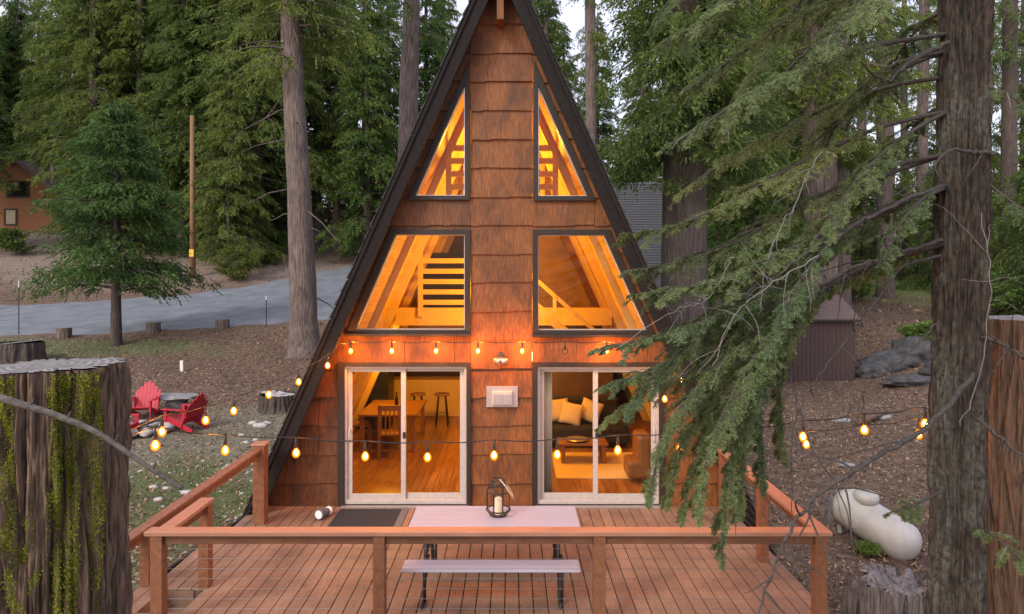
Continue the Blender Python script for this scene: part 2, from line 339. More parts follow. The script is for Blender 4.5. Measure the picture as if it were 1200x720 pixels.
c = mixc(nt, mask(-7.5,14,6,5), c, ramp(nt, tgr.outputs[0], [(.35,(.10,.085,.055)),(.55,(.2,.18,.125)),(.72,(.36,.33,.27))]).outputs[0])
c = mixc(nt, mask(-6.6,11.3,2.6,3.2), c, ramp(nt, tgr.outputs[0], [(.35,(.05,.07,.02)),(.6,(.12,.14,.045)),(.75,(.3,.29,.22))]).outputs[0])
c = mixc(nt, mask(-19,25.5,8,1.6), c, ramp(nt, tgr.outputs[0], [(.35,(.06,.08,.03)),(.7,(.16,.17,.07))]).outputs[0])
c = mixc(nt, mask(-25,48,24,9), c, ramp(nt, t.outputs[0], [(.35,(.15,.105,.085)),(.7,(.32,.245,.20))]).outputs[0])
c = mixc(nt, mask(24,45,14,10), c, ramp(nt, tgr.outputs[0], [(.35,(.08,.13,.03)),(.7,(.2,.28,.08))]).outputs[0])
nt.links.new(c, b.inputs['Base Color']); b.inputs['Roughness'].default_value = .95; bump(nt, b, t.outputs[0], .8, .05)
go = npmesh('ground', V_, np.stack([ii, ii+1, ii+nx+1, ii+nx], -1), m); go.data.polygons.foreach_set('use_smooth', [True]*len(go.data.polygons)); tag(go, kind='structure')
# road: strip with near and far edges, draped over the terrain
near = [(-60,27),(-30,27.6),(-21,27.8),(-14,28.2),(-9.8,28.6),(-7.2,30),(-5,34),(-3.6,40),(-2,50),(2,64)]
far = [(-62,35.5),(-32,35.5),(-25,36),(-18.3,37.6),(-14.6,41),(-12.4,45),(-10.8,49),(-9.4,53),(-7.8,58),(-4,68)]
def res(pts, k):
    pts = np.array(pts, float); L = np.r_[0, np.cumsum(np.hypot(*np.diff(pts, axis=0).T))]; u = np.linspace(0, L[-1], k)
    return np.stack([np.interp(u, L, pts[:,0]), np.interp(u, L, pts[:,1])], -1)
na, fa = res(near, 140), res(far, 140); K = 24
rv = []; 
for i in range(140):
    for j in range(K+1):
        q = na[i]*(1-j/K)+fa[i]*j/K; rv.append((q[0], q[1], gz(q[0], q[1])+.09+ (-.12 if j in (0,K) else 0)))
ri = (np.arange(139)[:,None]*(K+1)+np.arange(K)[None,:]).ravel()
ro = npmesh('road', np.array(rv), np.stack([ri, ri+1, ri+K+2, ri+K+1], -1), M['asphalt']); ro.data.polygons.foreach_set('use_smooth', [True]*len(ro.data.polygons)); tag(ro, kind='structure')

def on_road(x, y):
    ya = np.interp(x, na[:,0], na[:,1]); yb = np.interp(x, fa[:,0], fa[:,1]); return (y > ya-.5) & (y < yb+.3)
# scattered stuff
rng = np.random.default_rng(3)
def scatter(name, n, xr, yr, size, mat, label, asp=.35, lift=.02, tilt=.5, blade=False, keep=None, cat=None):
    x = rng.uniform(*xr, n); y = yr[0]+(yr[1]-yr[0])*rng.uniform(0,1,n)**1.5
    k = ~on_road(x, y) & ~((x > -4.4) & (x < 4.2) & (y < 20.5)) & ~((x<-3.3)&(x>-4.4)&(y<10.3))
    if keep is not None: k &= keep(x, y)
    x, y = x[k], y[k]; n = len(x); z = ground(x, y)+lift
    a = rng.uniform(0, 2*np.pi, n); s = size*rng.uniform(.5,1.5,n)
    if blade:
        h = s; w = s*asp; dx, dy = np.cos(a)*w, np.sin(a)*w; lx, ly = rng.normal(0,.35,n)*h, rng.normal(0,.35,n)*h
        v = np.stack([np.stack([x-dx,y-dy,z-.03],-1), np.stack([x+dx,y+dy,z-.03],-1), np.stack([x+lx,y+ly,z+h],-1)],1)
        f = np.arange(n*3).reshape(-1,3)
    else:
        u = np.stack([np.cos(a),np.sin(a),rng.normal(0,tilt,n)],-1)*s[:,None]; w = np.stack([-np.sin(a),np.cos(a),rng.normal(0,tilt,n)],-1)*(s*asp)[:,None]
        c = np.stack([x,y,z],-1); v = np.stack([c-u, c-w, c+u, c+w],1); f = np.arange(n*4).reshape(-1,4)
    o = npmesh(name, v.reshape(-1,3), f, mat); return tag(o, label, cat, kind='stuff')
scatter('leaf_litter', 110000, (-20,16), (9,30), .036, M['litter'], 'dry leaves and bark chips strewn over the forest floor')
scatter('fallen_needles', 14000, (-40,30), (28,62), .09, M['litter'], 'dry duff and chips on the banks beyond the road')
def gr_keep(x, y):
    nn = np.array([mnoise.noise((a*.5, b_*.5, 3.3)) for a, b_ in zip(x, y)])
    return (((x > -9.5) & (x < -4.3) & (y < 14) & (nn > -.05)) | ((y > 23.5) & (x < -11) & (nn > .05)) | ((x > 14)&(y > 32)) | ((nn > .38) & (x < -4)))
scatter('grass', 60000, (-26,30), (8,48), .075, M['grass'], 'sparse short grass beside the cabin and along the road edge', asp=.09, blade=True, keep=gr_keep)

def rock(mb, c, r, sq=(1,1,.6), seed=0, n=3):
    bm = bmesh.new(); bmesh.ops.create_icosphere(bm, subdivisions=n, radius=1); vs = []
    for v in bm.verts:
        p = v.co; d = 1+.35*mnoise.noise(p*1.3+Vector((seed*7.1,3,seed)))+.16*(abs(mnoise.noise(p*3+Vector((seed,9,2))))-.2)*2+.05*mnoise.noise(p*9+Vector((seed,1,2)))
        vs.append(Vector((p.x*d*r*sq[0], p.y*d*r*sq[1], p.z*d*r*sq[2]))+Vector(c))
    mb.add(vs, [[v.index for v in f.verts] for f in bm.faces]); bm.free(); return mb
pb = MB(); 
for i in range(330):
    x = random.uniform(-8,-4.2); y = random.uniform(8.6,14.5)
    if x > -5.2+ -.1*(y-9) or random.random() < .35: rock(pb, (x,y,gz(x,y)), random.uniform(.02,.055), seed=i, n=1)
tag(pb.build('gravel', M['stone_pale']), 'pale gravel bits scattered by the cabin wall', kind='stuff')

# ---------------------------------------------------------------- cabin
WY, CX = 10.26, -0.17
HW0, AP = 3.69, 8.36               # half width at deck level and ridge height of the outer roof line
sl_ = HW0/AP
def wp(px, py): return ((px-600)/78.0, CAMH-(py-HZ)/78.0)
def roofx(z, inset=0): return (AP-inset-z)*sl_
cab = thing('a_frame_cabin', (CX, WY, 0), 'steep wooden A-frame cabin with glowing windows behind the deck', 'cabin')
YF, YB = 9.83, 20.2
def slope_panel(side, i0, i1, y0, y1, z0=-.75):
    pts = [(CX+side*roofx(z0,i0), z0), (CX, AP-i0), (CX, AP-i1), (CX+side*roofx(z0,i1), z0)]
    return MB().prism(pts, y0, y1)
for s in (-1, 1):
    slope_panel(s, .12, .30, YF+.06, YB).build('roof', M['shingle'], cab)
    slope_panel(s, 0, .10, YF+.03, YB).build('roof_shingles', M['shingle'], cab)
    slope_panel(s, .14, .56, YF, YF+.05).build('barge_board', M['roof_edge'], cab, bevel=.006)
    slope_panel(s, .05, .16, YF-.03, YF+.03).build('drip_edge', M['roof_edge'], cab, bevel=.004)
    # ragged shingle ends standing just past the roof edge
    mb = MB()
    for i in range(46):
        z = -.6+i*.19+random.uniform(-.01,.01); x = CX+s*roofx(z); th = math.atan2(AP, HW0)
        dx, dz = -s*math.cos(th), math.sin(th); nx_, nz_ = s*math.sin(th), math.cos(th)
        q0 = (x, z); q1 = (x+dx*.2, z+dz*.2)
        mb.prism([(q0[0], q0[1]), (q0[0]+nx_*.028, q0[1]+nz_*.028), (q1[0]+nx_*.006, q1[1]+nz_*.006), (q1[0], q1[1])], YF-.01-random.uniform(0,.02), YF+.4)
    mb.build('shingle_course', M['shingle'], cab)
# ridge block under the peak
MB().box((CX-.05, YF+.06, AP-1.2), (CX+.05, YF+.5, AP-.55)).build('ridge_beam', M['siding'], cab)
# openings (outer trim polygons in wall coords)
def pl(*pts): return [wp(*p) for p in pts]
OPN = {
 'tl': (pl((478,235),(551,235),(551,72)), pl((487,230),(545,230),(545,101))),
 'tr': (pl((698,236),(625.5,236),(625.5,72)), pl((688,230.5),(630.5,230.5),(630.5,101))),
 'ml': (pl((405.5,393),(551.4,393),(551.4,269.5),(458,269.5)), pl((417,386.5),(545,386.5),(545,275),(464.8,275))),
 'mr': (pl((768,394),(624.3,394),(624.3,269.5),(714,269.5)), pl((757,387),(630,387),(630,275.5),(707,275.5))),
 'dl': (pl((397,594),(552,594),(552,424.5),(397,424.5)), pl((404.5,590),(547,590),(547,429),(404.5,429))),
 'dr': (pl((623.6,594),(778,594),(778,424.5),(623.6,424.5)), pl((629.5,590),(771.5,590),(771.5,429.5),(629.5,429.5)))}
cut = MB()
for k, (o, i) in OPN.items():
    cx_ = sum(p[0] for p in o)/len(o); cz_ = sum(p[1] for p in o)/len(o)
    cut.prism([(cx_+(x-cx_)*.985, cz_+(z-cz_)*.985) for x, z in o], WY-.3, WY+.5)
for s in (-1, 1):
    cut.prism([(CX+s*roofx(-2,.34), -2), (CX+s*.0, AP-.34), (CX+s*.0, AP+2), (CX+s*9, AP+2), (CX+s*9, -2)], WY-.4, WY+.6)
cutter = cut.build('cutter', M['dark'])
sd_ = MB(); rr = random.Random(5)
for i in range(20):
    zb = -.105+.4295*i; zt = zb+.4295+.05
    hw = roofx(zb)+.3; x = CX-hw-rr.uniform(0,.5)
    # the panels meet at the pier edges, so the middle column reads as one wide shake per row
    brk = [-9, wp(551.5,0)[0]-.9*rr.random()-.3, wp(551.5,0)[0]-.001, wp(624,0)[0]+.001, wp(624,0)[0]+.5+rr.random(), 9]
    xsn = [x]
    while xsn[-1] < CX+hw:
        nx2 = xsn[-1]+rr.uniform(.75,1.25)
        xsn.append(nx2)
    xsn = sorted([q for q in xsn if not (-.75 < q < .45)]+[-.62, .305])
    for a, b2 in zip(xsn[:-1], xsn[1:]):
        n = max(2, int((b2-a)/.045)); off = rr.uniform(-.008,.008); sl2 = rr.uniform(-.012,.012); step = rr.random()*.8+.1
        vs = []; y_j = rr.uniform(-.004,.004)
        for j in range(n+1):
            t_ = j/n; xx = a+.003+(b2-a-.006)*t_
            zz = zb+off+sl2*(t_-.5)+(.014 if t_ > step else 0)+.005*mnoise.noise((xx*9, i*3.1, 0))
            vs += [(xx, WY-.010+y_j, zt), (xx, WY-.045+y_j, zz), (xx, WY+.03, zz), (xx, WY+.03, zt)]
        fs = [(4*j+k, 4*j+(k+1)%4, 4*j+4+(k+1)%4, 4*j+4+k) for j in range(n) for k in range(4)]+[(0,3,2,1), (4*n,4*n+1,4*n+2,4*n+3)]
        sd_.add(vs, fs)
sid = sd_.build('siding', M['siding'])
bo = sid.modifiers.new('b', 'BOOLEAN'); bo.operation = 'DIFFERENCE'; bo.object = cutter; bo.solver = 'EXACT'; bo.use_self = True
dg = bpy.context.evaluated_depsgraph_get(); me = bpy.data.meshes.new_from_object(sid.evaluated_get(dg))
sid.modifiers.clear(); sid.data = me; sid.parent = cab; sid.location = -cab.location
bpy.data.objects.remove(cutter)
# soffit under the front overhang
for s in (-1, 1): slope_panel(s, .305, .36, YF+.05, WY+.02).build('soffit', M['trim'], cab)
def inset_ring(poly, d):
    cx_ = sum(p[0] for p in poly)/len(poly); cz_ = sum(p[1] for p in poly)/len(poly); n = len(poly); outp = []
    for i in range(n):
        p0, p1, p2 = (Vector(poly[(i-1)%n]), Vector(poly[i]), Vector(poly[(i+1)%n]))
        e1 = (p1-p0).normalized(); e2 = (p2-p1).normalized(); n1 = Vector((-e1.y, e1.x)); n2 = Vector((-e2.y, e2.x))
        cc = Vector((cx_, cz_))
        if n1.dot(cc-p1) < 0: n1 = -n1
        if n2.dot(cc-p1) < 0: n2 = -n2
        mvec = (n1+n2); mvec = mvec/max(.2, mvec.length_squared)*2*d; outp.append((p1.x+mvec.x, p1.y+mvec.y))
    return outp
for k in ('tl','tr','ml','mr'):
    o, i = OPN[k]
    w_ = MB().ring(o, i, WY-.075, WY+.12).build('window', M['trim'], cab, bevel=.004)
    i2 = inset_ring(i, .014); MB().ring(inset_ring(i, .001), i2, WY-.02, WY+.05).build('frame', M['white_frame'] if k[0]=='m' else M['metal'], w_)
    MB().prism(i2, WY+.01, WY+.016).build('glass', M['glass'], w_)
    if k in ('ml','mr'):
        MB().box((min(p[0] for p in o)-.01, WY-.11, o[0][1]-.012), (max(p[0] for p in o)+.01, WY-.05, o[0][1]+.03)).build('sill', M['trim'], w_, bevel=.003)
def door(k, flip):
    o, i = OPN[k]; d = MB().ring(o, i, WY-.085, WY+.14).build('sliding_door', M['trim'], cab, bevel=.004)
    x0, x1, z0, z1 = i[0][0], i[1][0], i[0][1], i[2][1]
    if x0 > x1: x0, x1 = x1, x0
    q = lambda a, b_, c_, d_: [(a,c_),(b_,c_),(b_,d_),(a,d_)]
    f = MB().ring(q(x0+.001,x1-.001,z0+.001,z1-.001), q(x0+.035,x1-.035,z0+.06,z1-.035), WY-.045, WY+.10)
    f.build('frame', M['white_frame'], d, bevel=.003)
    xm = x0+(x1-x0)*(.475 if not flip else .48)
    for (a, b_, y, nm) in ((x0+.036, xm+.04, WY+.00, 'sliding_panel'), (xm-.03, x1-.036, WY+.045, 'fixed_panel')):
        if flip: y = WY+.045 if nm == 'sliding_panel' else WY+.0
        p_ = MB().ring(q(a,b_,z0+.061,z1-.036), q(a+.07,b_-.07,z0+.14,z1-.09), y, y+.035).build(nm, M['white_frame'], d, bevel=.003)
        MB().prism(q(a+.07,b_-.07,z0+.14,z1-.09), y+.014, y+.02).build('glass', M['glass'], p_)
    xh = x0+.07 if not flip else x1-.07
    MB().tube([(xh, WY-.0, z0+.92), (xh, WY-.05, z0+.95), (xh, WY-.06, z0+1.02), (xh, WY-.05, z0+1.09), (xh, WY, z0+1.12)], .011, 6).build('handle', M['white_frame'], d)
    MB().box((xm-.0, WY-.02, z0+.98), (xm+.045, WY-.002, z0+1.07)).build('latch', M['black'], d)
    MB().box((x0-.03, WY-.16, z0-.05), (x1+.03, WY-.02, z0-.005)).build('threshold', M['metal'], d)
door('dl', False); door('dr', True)
# range vent and twin flood light between the doors
vx, vz = wp(588.5, 464.5)
ve = MB().box((vx-.235, WY-.06, vz-.155), (vx+.235, WY-.03, vz+.155)).build('wall_vent', M['metal'], cab, bevel=.004)
MB().box((vx-.15, WY-.13, vz-.12), (vx+.15, WY-.06, vz+.09)).build('hood', M['white_frame'], ve, bevel=.01)
MB().box((vx-.13, WY-.14, vz-.10), (vx+.13, WY-.13, vz+.05)).build('flap', M['metal'], ve)
lx, lz = wp(587, 419)
fl = MB().lathe([(.055,0),(.055,.04),(.02,.05)], (lx, WY-.05, lz+.03), 16, Matrix.Rotation(R(90),3,'X')).build('flood_light', M['black'], cab)
for s in (-1,1):
    MB().lathe([(.025,0),(.035,.05),(.06,.12),(.055,.13)], (lx+s*.02, WY-.11, lz), 14, Matrix.Rotation(R(s*62),3,'Y')@Matrix.Rotation(R(150),3,'X')).build('lamp_head', M['metal'], fl, smooth=True)
# interior shell
def inner(z): return roofx(z, .62)
MB().box((CX-3.6, WY+.12, -.25), (CX+3.6, YB-.1, -.03)).build('floor_slab', M['in_floor'], cab)
fb = MB()
for i in range(58):
    x = CX-3.5+i*.12; fb.box((x, WY+.13, -.029), (x+.116, YB-.2, .02+.001*(i%2)))
fb.build('interior_floor', M['in_floor'], cab)
for s in (-1, 1):
    mb = MB(); n = 60; L = math.hypot(AP, HW0)
    for i in range(52):
        z0 = -.02+i*.15; z1 = z0+.146
        if z1 > AP-.66: break
        mb.prism([(CX+s*roofx(z0,.36), z0), (CX+s*inner(z0), z0), (CX+s*inner(z1), z1), (CX+s*roofx(z1,.36), z1)], WY+.14, YB-.12)
    mb.build('wall_panelling', M['in_wood'], cab)
    for y in (11.6, 13.1, 14.6, 16.1, 17.6):
        slope_panel(s, .60, .92, y, y+.11, 0.03).build('rafter', M['in_paint'], cab)
# back wall and partition
YW = 17.9
MB().prism([(CX-inner(0), 0.02), (CX+inner(0), 0.02), (CX, AP-.66)], YW, YW+.1).build('back_wall', M['in_dark'], cab)
# loft: floor, fascia, railing, upper loft
LY = 13.9; LZ = 2.72
MB().box((CX-inner(LZ)+.01, LY, LZ-.2), (CX+inner(LZ)-.01, YW-.01, LZ)).build('loft_floor', M['in_wood'], cab)
MB().box((CX-inner(LZ)+.02, LY-.06, LZ-.28), (CX+inner(LZ)-.02, LY-.005, LZ+.08)).build('loft_fascia', M['in_paint'], cab, bevel=.004)
def slat_rail(z0, x0, x1, y, n, gap, name='loft_railing'):
    mb = MB()
    for k in range(n): mb.box((x0, y, z0+.14+k*gap), (x1, y+.04, z0+.14+k*gap+.1))
    m_ = max(1, int((x1-x0)/1.1))
    for k in range(m_+1): mb.box((x0+(x1-x0)*k/m_-.05, y-.05, z0-.1), (x0+(x1-x0)*k/m_+.05, y-.002, z0+.14+n*gap))
    mb.build(name, M['in_paint'], cab, bevel=.003)
slat_rail(LZ, CX-inner(LZ+1.1)+.05, CX-.45, LY-.08, 5, .21)
slat_rail(4.55, CX-inner(5.6)+.04, CX+inner(5.6)-.04, 11.62, 5, .22, 'upper_railing')
UY, UZ = 14.4, 4.95
MB().box((CX-inner(UZ)+.01, UY, UZ-.16), (CX+inner(UZ)-.01, YW-.01, UZ)).build('upper_loft_floor', M['in_wood'], cab)
slat_rail(UZ, CX-inner(UZ+.9)+.03, CX+inner(UZ+.9)-.03, UY-.08, 4, .2)
# dark wall panel facing the right windows + stair
MB().prism([(CX+.1, LZ+.02), (CX+inner(LZ)-.35, LZ+.02), (CX+inner(UZ)-.3, UZ-.18), (CX+.1, UZ-.18)], LY+.35, LY+.42).build('loft_partition', M['in_dark'], cab)
st = MB(); a = Vector((.3, 12.6, 3.5)); b_ = Vector((1.7, 12.7, 2.28))
st.bar(a, b_, .05, .07); st.bar(a-Vector((0,0,.5)), b_-Vector((.55,0,.02)), .06, .16)
for t_ in (.1,.35,.6,.85): q = a.lerp(b_, t_); st.box((q.x-.03, q.y-.03, q.z-.45*(1-t_)), (q.x+.03, q.y+.03, q.z))
st.build('stair_rail', M['in_paint'], cab)
# kitchen at the back left, ends under the loft
MB().box((CX-2.9, 16.6, .03), (CX-.7, 17.2, .92)).build('kitchen_counter', M['in_paint'], cab, bevel=.01)
MB().box((CX-2.6, 17.3, 1.45), (CX-.7, 17.85, 2.2)).build('kitchen_cabinet', M['in_wood'], cab, bevel=.01)
MB().box((CX-.25, 16.2, .03), (CX-.1, YW-.01, LZ-.21)).build('partition_wall', M['in_dark'], cab)
# interior furniture
def leg4(mb, x0, x1, y0, y1, z, r):
    for x in (x0, x1):
        for y in (y0, y1): mb.append(MB().box((x-r, y-r, .022), (x+r, y+r, z)))
def furn_table(name, c, w, d, h, label, top, th=.04, lr=.035):
    t = thing(name, (c[0], c[1], .022), label, 'table')
    MB().box((c[0]-w/2, c[1]-d/2, h-th), (c[0]+w/2, c[1]+d/2, h)).build('tabletop', top, t, bevel=.006)
    L_ = []; leg4(L_, c[0]-w/2+.08, c[0]+w/2-.08, c[1]-d/2+.08, c[1]+d/2-.08, h-th-.001, lr)
    for q in L_: q.build('leg', top, t)
    return t
furn_table('dining_table', (-2.42, 14.0), 1.15, 1.6, .76, 'brown wooden dining table seen through the left sliding door', M['furn'])
def dchair(x, y, rz, label):
    t = thing('dining_chair', (x, y, .022), label, 'chair', 'wooden chairs round the dining table', rz)
    MB().box((-.22,-.21,.43), (.22,.21,.47)).build('seat', M['furn'], t, local=True, bevel=.008)
    mb = MB(); mb.box((-.22,-.21,.90),(.22,-.18,1.0))
    for k in range(5): mb.box((-.16+k*.08-.012,-.20,.47),(-.16+k*.08+.012,-.185,.90))
    mb.build('backrest', M['furn'], t, local=True)
    for (a_, b2, h) in ((-.2,-.19,1.0),(.2,-.19,1.0),(-.2,.19,.43),(.2,.19,.43)): MB().box((a_-.02,b2-.02,0),(a_+.02,b2+.02,h)).build('leg', M['furn'], t, local=True)
    return t
dchair(-2.3, 12.95, R(5), 'wooden chair with its slatted back to the left glass door'); dchair(-3.05, 13.7, R(-75), 'wooden chair at the left end of the dining table')
def stool(x, y, label):
    t = thing('bar_stool', (x, y, .022), label, 'stool', 'round bar stools by the kitchen counter')
    MB().lathe([(.17,0),(.18,.02),(.17,.045)], (x,y,.72), 20).build('seat', M['furn'], t)
    for k in range(4):
        a_ = R(45+90*k); MB().tube([(x+.11*math.cos(a_),y+.11*math.sin(a_),.72),(x+.2*math.cos(a_),y+.2*math.sin(a_),.022)], .014, 6).build('leg', M['black'], t)
    MB().tube([(x+.15*math.cos(R(15*k)), y+.15*math.sin(R(15*k)), .3) for k in range(25)], .009, 5).build('foot_ring', M['black'], t)
stool(-2.15, 15.6, 'round bar stool nearer the dining table, left of the pair'); stool(-1.6, 15.6, 'round bar stool standing right of its pair')
MB_ = MB().lathe([(.037,0),(.037,.17),(.03,.2),(.013,.235),(.013,.31),(.015,.315)], (-2.35,13.9,.762), 14); tag(MB_.build('wine_bottle', M['bottle'], smooth=True), 'dark wine bottle standing on the dining table', 'bottle')
fr = MB().box((-3.35,15.2,.022),(-2.75,15.9,1.75)); tag(fr.build('refrigerator', M['black'], bevel=.02), 'dark refrigerator at the left seen through the left door', 'refrigerator')
# sofa and cushions
so = thing('sofa', (1.3, 13.9, .022), 'dark sofa with cushions seen through the right sliding door', 'sofa')
MB().box((.3,13.5,.12),(2.2,14.3,.44)).build('seat', M['dark'], so, bevel=.05); MB().box((.3,14.15,.3),(2.2,14.45,.92)).build('backrest', M['dark'], so, bevel=.05)
for x in (.22, 2.15): MB().box((x,13.5,.1),(x+.18,14.4,.64)).build('armrest', M['dark'], so, bevel=.05)
def cushion(c, w, rz, ry, label, mat=None):
    mb = MB(); bm = bmesh.new(); bmesh.ops.create_cube(bm, size=1); bmesh.ops.subdivide_edges(bm, edges=bm.edges, cuts=6, use_grid_fill=True); vs = []
    Mr = Matrix.Rotation(rz,3,'Z')@Matrix.Rotation(R(-14),3,'X')@Matrix.Rotation(ry,3,'Y')
    for v in bm.verts:
        u, q, s_ = v.co.x*2, v.co.z*2, v.co.y*2; th = .02+.13*(1-u*u)**.5*(1-q*q)**.5 if abs(u) < 1 and abs(q) < 1 else .012
        pin = 1-.07*(1-abs(q))*u*u; pin2 = 1-.07*(1-abs(u))*q*q
        vs.append(Mr@Vector((u*w/2*pin, s_*th/2*1.0, q*w/2*pin2))+Vector(c))
    mb.add(vs, [[v.index for v in f.verts] for f in bm.faces]); bm.free()
    tag(mb.build('cushion', mat or M['pillow'], smooth=True), label, 'cushion', 'pale cushions on the sofa')
cushion((.93,13.95,.70), .46, R(5), R(-4), 'yellowish cushion at the left end of the sofa')
cushion((1.2,13.8,.66), .44, R(-8), R(12), 'front yellowish cushion leaning in the middle of the row')
cushion((1.6,13.92,.69), .44, R(-4), R(20), 'rightmost striped pale cushion on the sofa')
tag(MB().box((.75,11.5,.022),(2.6,13.2,.035)).build('rug', M['pillow'], bevel=.003), 'pale rug on the wooden floor inside the right door', 'rug')
ct = furn_table('coffee_table', (1.3,12.6), .9,.5,.40, 'low dark coffee table before the sofa', M['furn'])
tag(MB().lathe([(.14,0),(.2,.03),(.21,.035),(.2,.045),(.02,.02)], (1.2,12.6,.401), 18).build('bowl', M['metal']), 'shallow bowl on the coffee table', 'bowl')
MBc = MB()
cvx0, cvx1 = wp(632,0)[0], wp(648,0)[0]; nn = 60; vs = []
for k in range(nn+1):
    x = cvx0+(cvx1-cvx0)*k/nn; y = WY+.2+.022*math.sin(k*1.1); vs += [(x,y,.03),(x,y,2.08),(x,y+.006,.03),(x,y+.006,2.08)]
fs = []
for k in range(nn): o_ = 4*k; fs += [(o_,o_+4,o_+5,o_+1),(o_+2,o_+3,o_+7,o_+6),(o_,o_+2,o_+6,o_+4),(o_+1,o_+5,o_+7,o_+3)]
MBc.add(vs, fs); tag(MBc.build('curtain', M['cloth'], smooth=True), 'white curtain gathered at the left of the right door', 'curtain')
pc = thing('picture', (.75, YW-.04, 1.7), 'small framed picture on the wall above the sofa', 'picture')
pc.location = (.98, 16.1, 1.75)
MB().box((.68,16.1,1.55),(1.28,16.13,2.0)).build('frame', M['black'], pc); MB().box((.72,16.09,1.59),(1.24,16.099,1.96)).build('sheet', M['white'], pc)
MB().box((CX+.0, 16.135, .03), (CX+2.55, 16.19, LZ-.21)).build('living_room_wall', M['in_dark'], cab)
ar = thing('armchair', (2.0, 11.6, .022), 'brown armchair inside the right pane of the right door', 'armchair')
MB().box((1.9,11.2,.1),(2.3,11.7,.40)).build('seat', M['furn'], ar, bevel=.06); MB().box((2.06,11.2,.3),(2.3,11.72,.82)).build('backrest', M['furn'], ar, bevel=.06)
def lamp(name, loc, label, energy, r=.16, h=.2, col=(1,.50,.14), cord=None):
    t = thing(name, loc, label, 'lamp'); x,y,z = loc
    MB().lathe([(r*.6,h),(r,0),(r*.98,0),(r*.58,h)], (x,y,z), 20).build('lamp_shade', M['lamp'], t, smooth=True)
    if cord: MB().tube([(x,y,z+h),(x,y,cord)], .006, 5).build('cord', M['black'], t)
    l = bpy.data.lights.new(name+'_light', 'POINT'); l.energy = energy; l.color = col; l.shadow_soft_size = .15
    lo = bpy.data.objects.new(name+'_light', l); COL.objects.link(lo); lo.parent = t; lo.location = (0,0,-.08)
    return t
LC = (1,.47,.02)
lamp('pendant_lamp', (-2.6,14.3,2.05), 'small shaded pendant lamp above the dining table', 48, .12, .12, LC, LZ-.2)
lamp('ceiling_lamp', (-.3,12.2,3.3), 'shaded lamp hanging inside the cabin behind the shingled pier', 150, .10, .12, LC, 6.2)
lamp('ceiling_lamp', (-.15,12.4,5.6), 'shaded lamp hanging high under the ridge', 140, .08, .1, LC, 7.5)
lamp('ceiling_lamp', (-.6,16,4.0), 'shaded lamp glowing over the lower loft', 22, .12, .12, LC, UZ-.17)
lamp('ceiling_lamp', (.12,11.6,2.3), 'shaded lamp hanging inside between the two sliding doors', 12, .08, .1, LC, 5.2)
lamp('floor_lamp', (.45,15.6,1.5), 'shaded lamp glowing beyond the sofa cushions', 14, .12, .2, (1,.5,.15), 1.9)
tag(MB().box((-2.0,15.3,LZ+.002),(-.75,15.7,LZ+1.25)).build('backdrop', M['dark'], bevel=.02), 'added dark dresser on the loft behind the slats', 'backdrop')  # plain box added as a backdrop to keep the slat gaps dark
# things on the lower loft, seen between the slats
tag(MB().box((-1.75,15.8,LZ+.002),(-.95,17.4,LZ+.5)).build('loft_bed', M['dark'], bevel=.05), 'dark bed on the loft behind the slatted railing', 'bed')

# ---------------------------------------------------------------- deck
dk = thing('deck', (0, 8, 0), 'red brown plank deck in front of the cabin', 'deck')
mb = MB(); x = -4.42; DF = 6.5
def ledge(y): return np.interp(y, [6.2,7.4,9.3,10.2], [-4.35,-4.12,-3.86,-3.8])
while x < 3.18:
    x2 = x+.143; spans = []
    # y range where this board lies inside the deck outline
    ysn = np.linspace(6.2 if x < -3.5 else DF, WY-.06, 160); ok = [(x > ledge(y)-.05) and not (-3.83 < x < -3.5 and 6.95 < y < 7.5) and not (x < -3.5 and x > -3.83 and 6.2 < y < 6.7) for y in ysn]
    s0 = None
    for y, k in zip(ysn, ok):
        if k and s0 is None: s0 = y
        if (not k) and s0 is not None: spans.append((s0, y)); s0 = None
    if s0 is not None: spans.append((s0, ysn[-1]))
    for (a_, b2) in spans: 
        if b2-a_ > .1: mb.box((x, a_, -.03), (x2-.004, b2, 0+random.uniform(-.0015,.0015)))
    x = x2+.007-.0
    x = round(x-.0, 5)
mb.build('decking', M['deck'], dk, bevel=.003)
fm = MB(); 
for y in (6.65, 7.7, 8.9, 10.0): fm.box((-3.5,y-.02,-.22),(3.1,y+.02,-.032))
fm.box((-3.52,6.55,-.26),(3.12,6.6,-.034)); fm.box((3.1,6.55,-.26),(3.14,WY-.1,-.034))
fm.bar((-3.86,10.1,-.14),(-4.3,6.3,-.14),.04,.2); fm.build('framing', M['trim'], dk)
fm = MB()
for (x,y) in ((-3.4,6.7),(0,6.7),(3.0,6.7),(3.0,9.9),(-3.4,9.5),(-1.7,6.7),(1.5,6.7)): fm.box((x-.06,y-.06,gz(x,y)-.1),(x+.06,y+.06,-.222))
fm.build('support_post', M['trim'], dk)
sp = MB(); sp.box((-3.83,6.3,-.24),(-3.5,7.5,-.2)); sp.box((-3.83,7.5,-.24),(-3.5,7.53,-.032)); sp.box((-3.86,6.95,-.22),(-3.83,7.5,-.03)); sp.build('stair_tread', M['deck'], dk)
rl = thing('deck_railing', (0, 6.67, 0), 'stained wood railing with steel cables round the deck', 'railing')
RZ = .955; YR = 6.67
def post(x, y, z0, z1, w=.115): MB().box((x-w/2,y-w/2,z0),(x+w/2,y+w/2,z1)).build('post', M['rail'], rl, bevel=.005)
XL, XR = -3.46, 3.0
for px in (186, 445, 702, 960): post((px-600)/120, YR, -.25, RZ-.046)
post(XL+.07, 7.55, .001, RZ-.046); post(XR+.02, 8.24, .001, RZ-.046); post(XR+.02, 9.75, .001, RZ-.046)
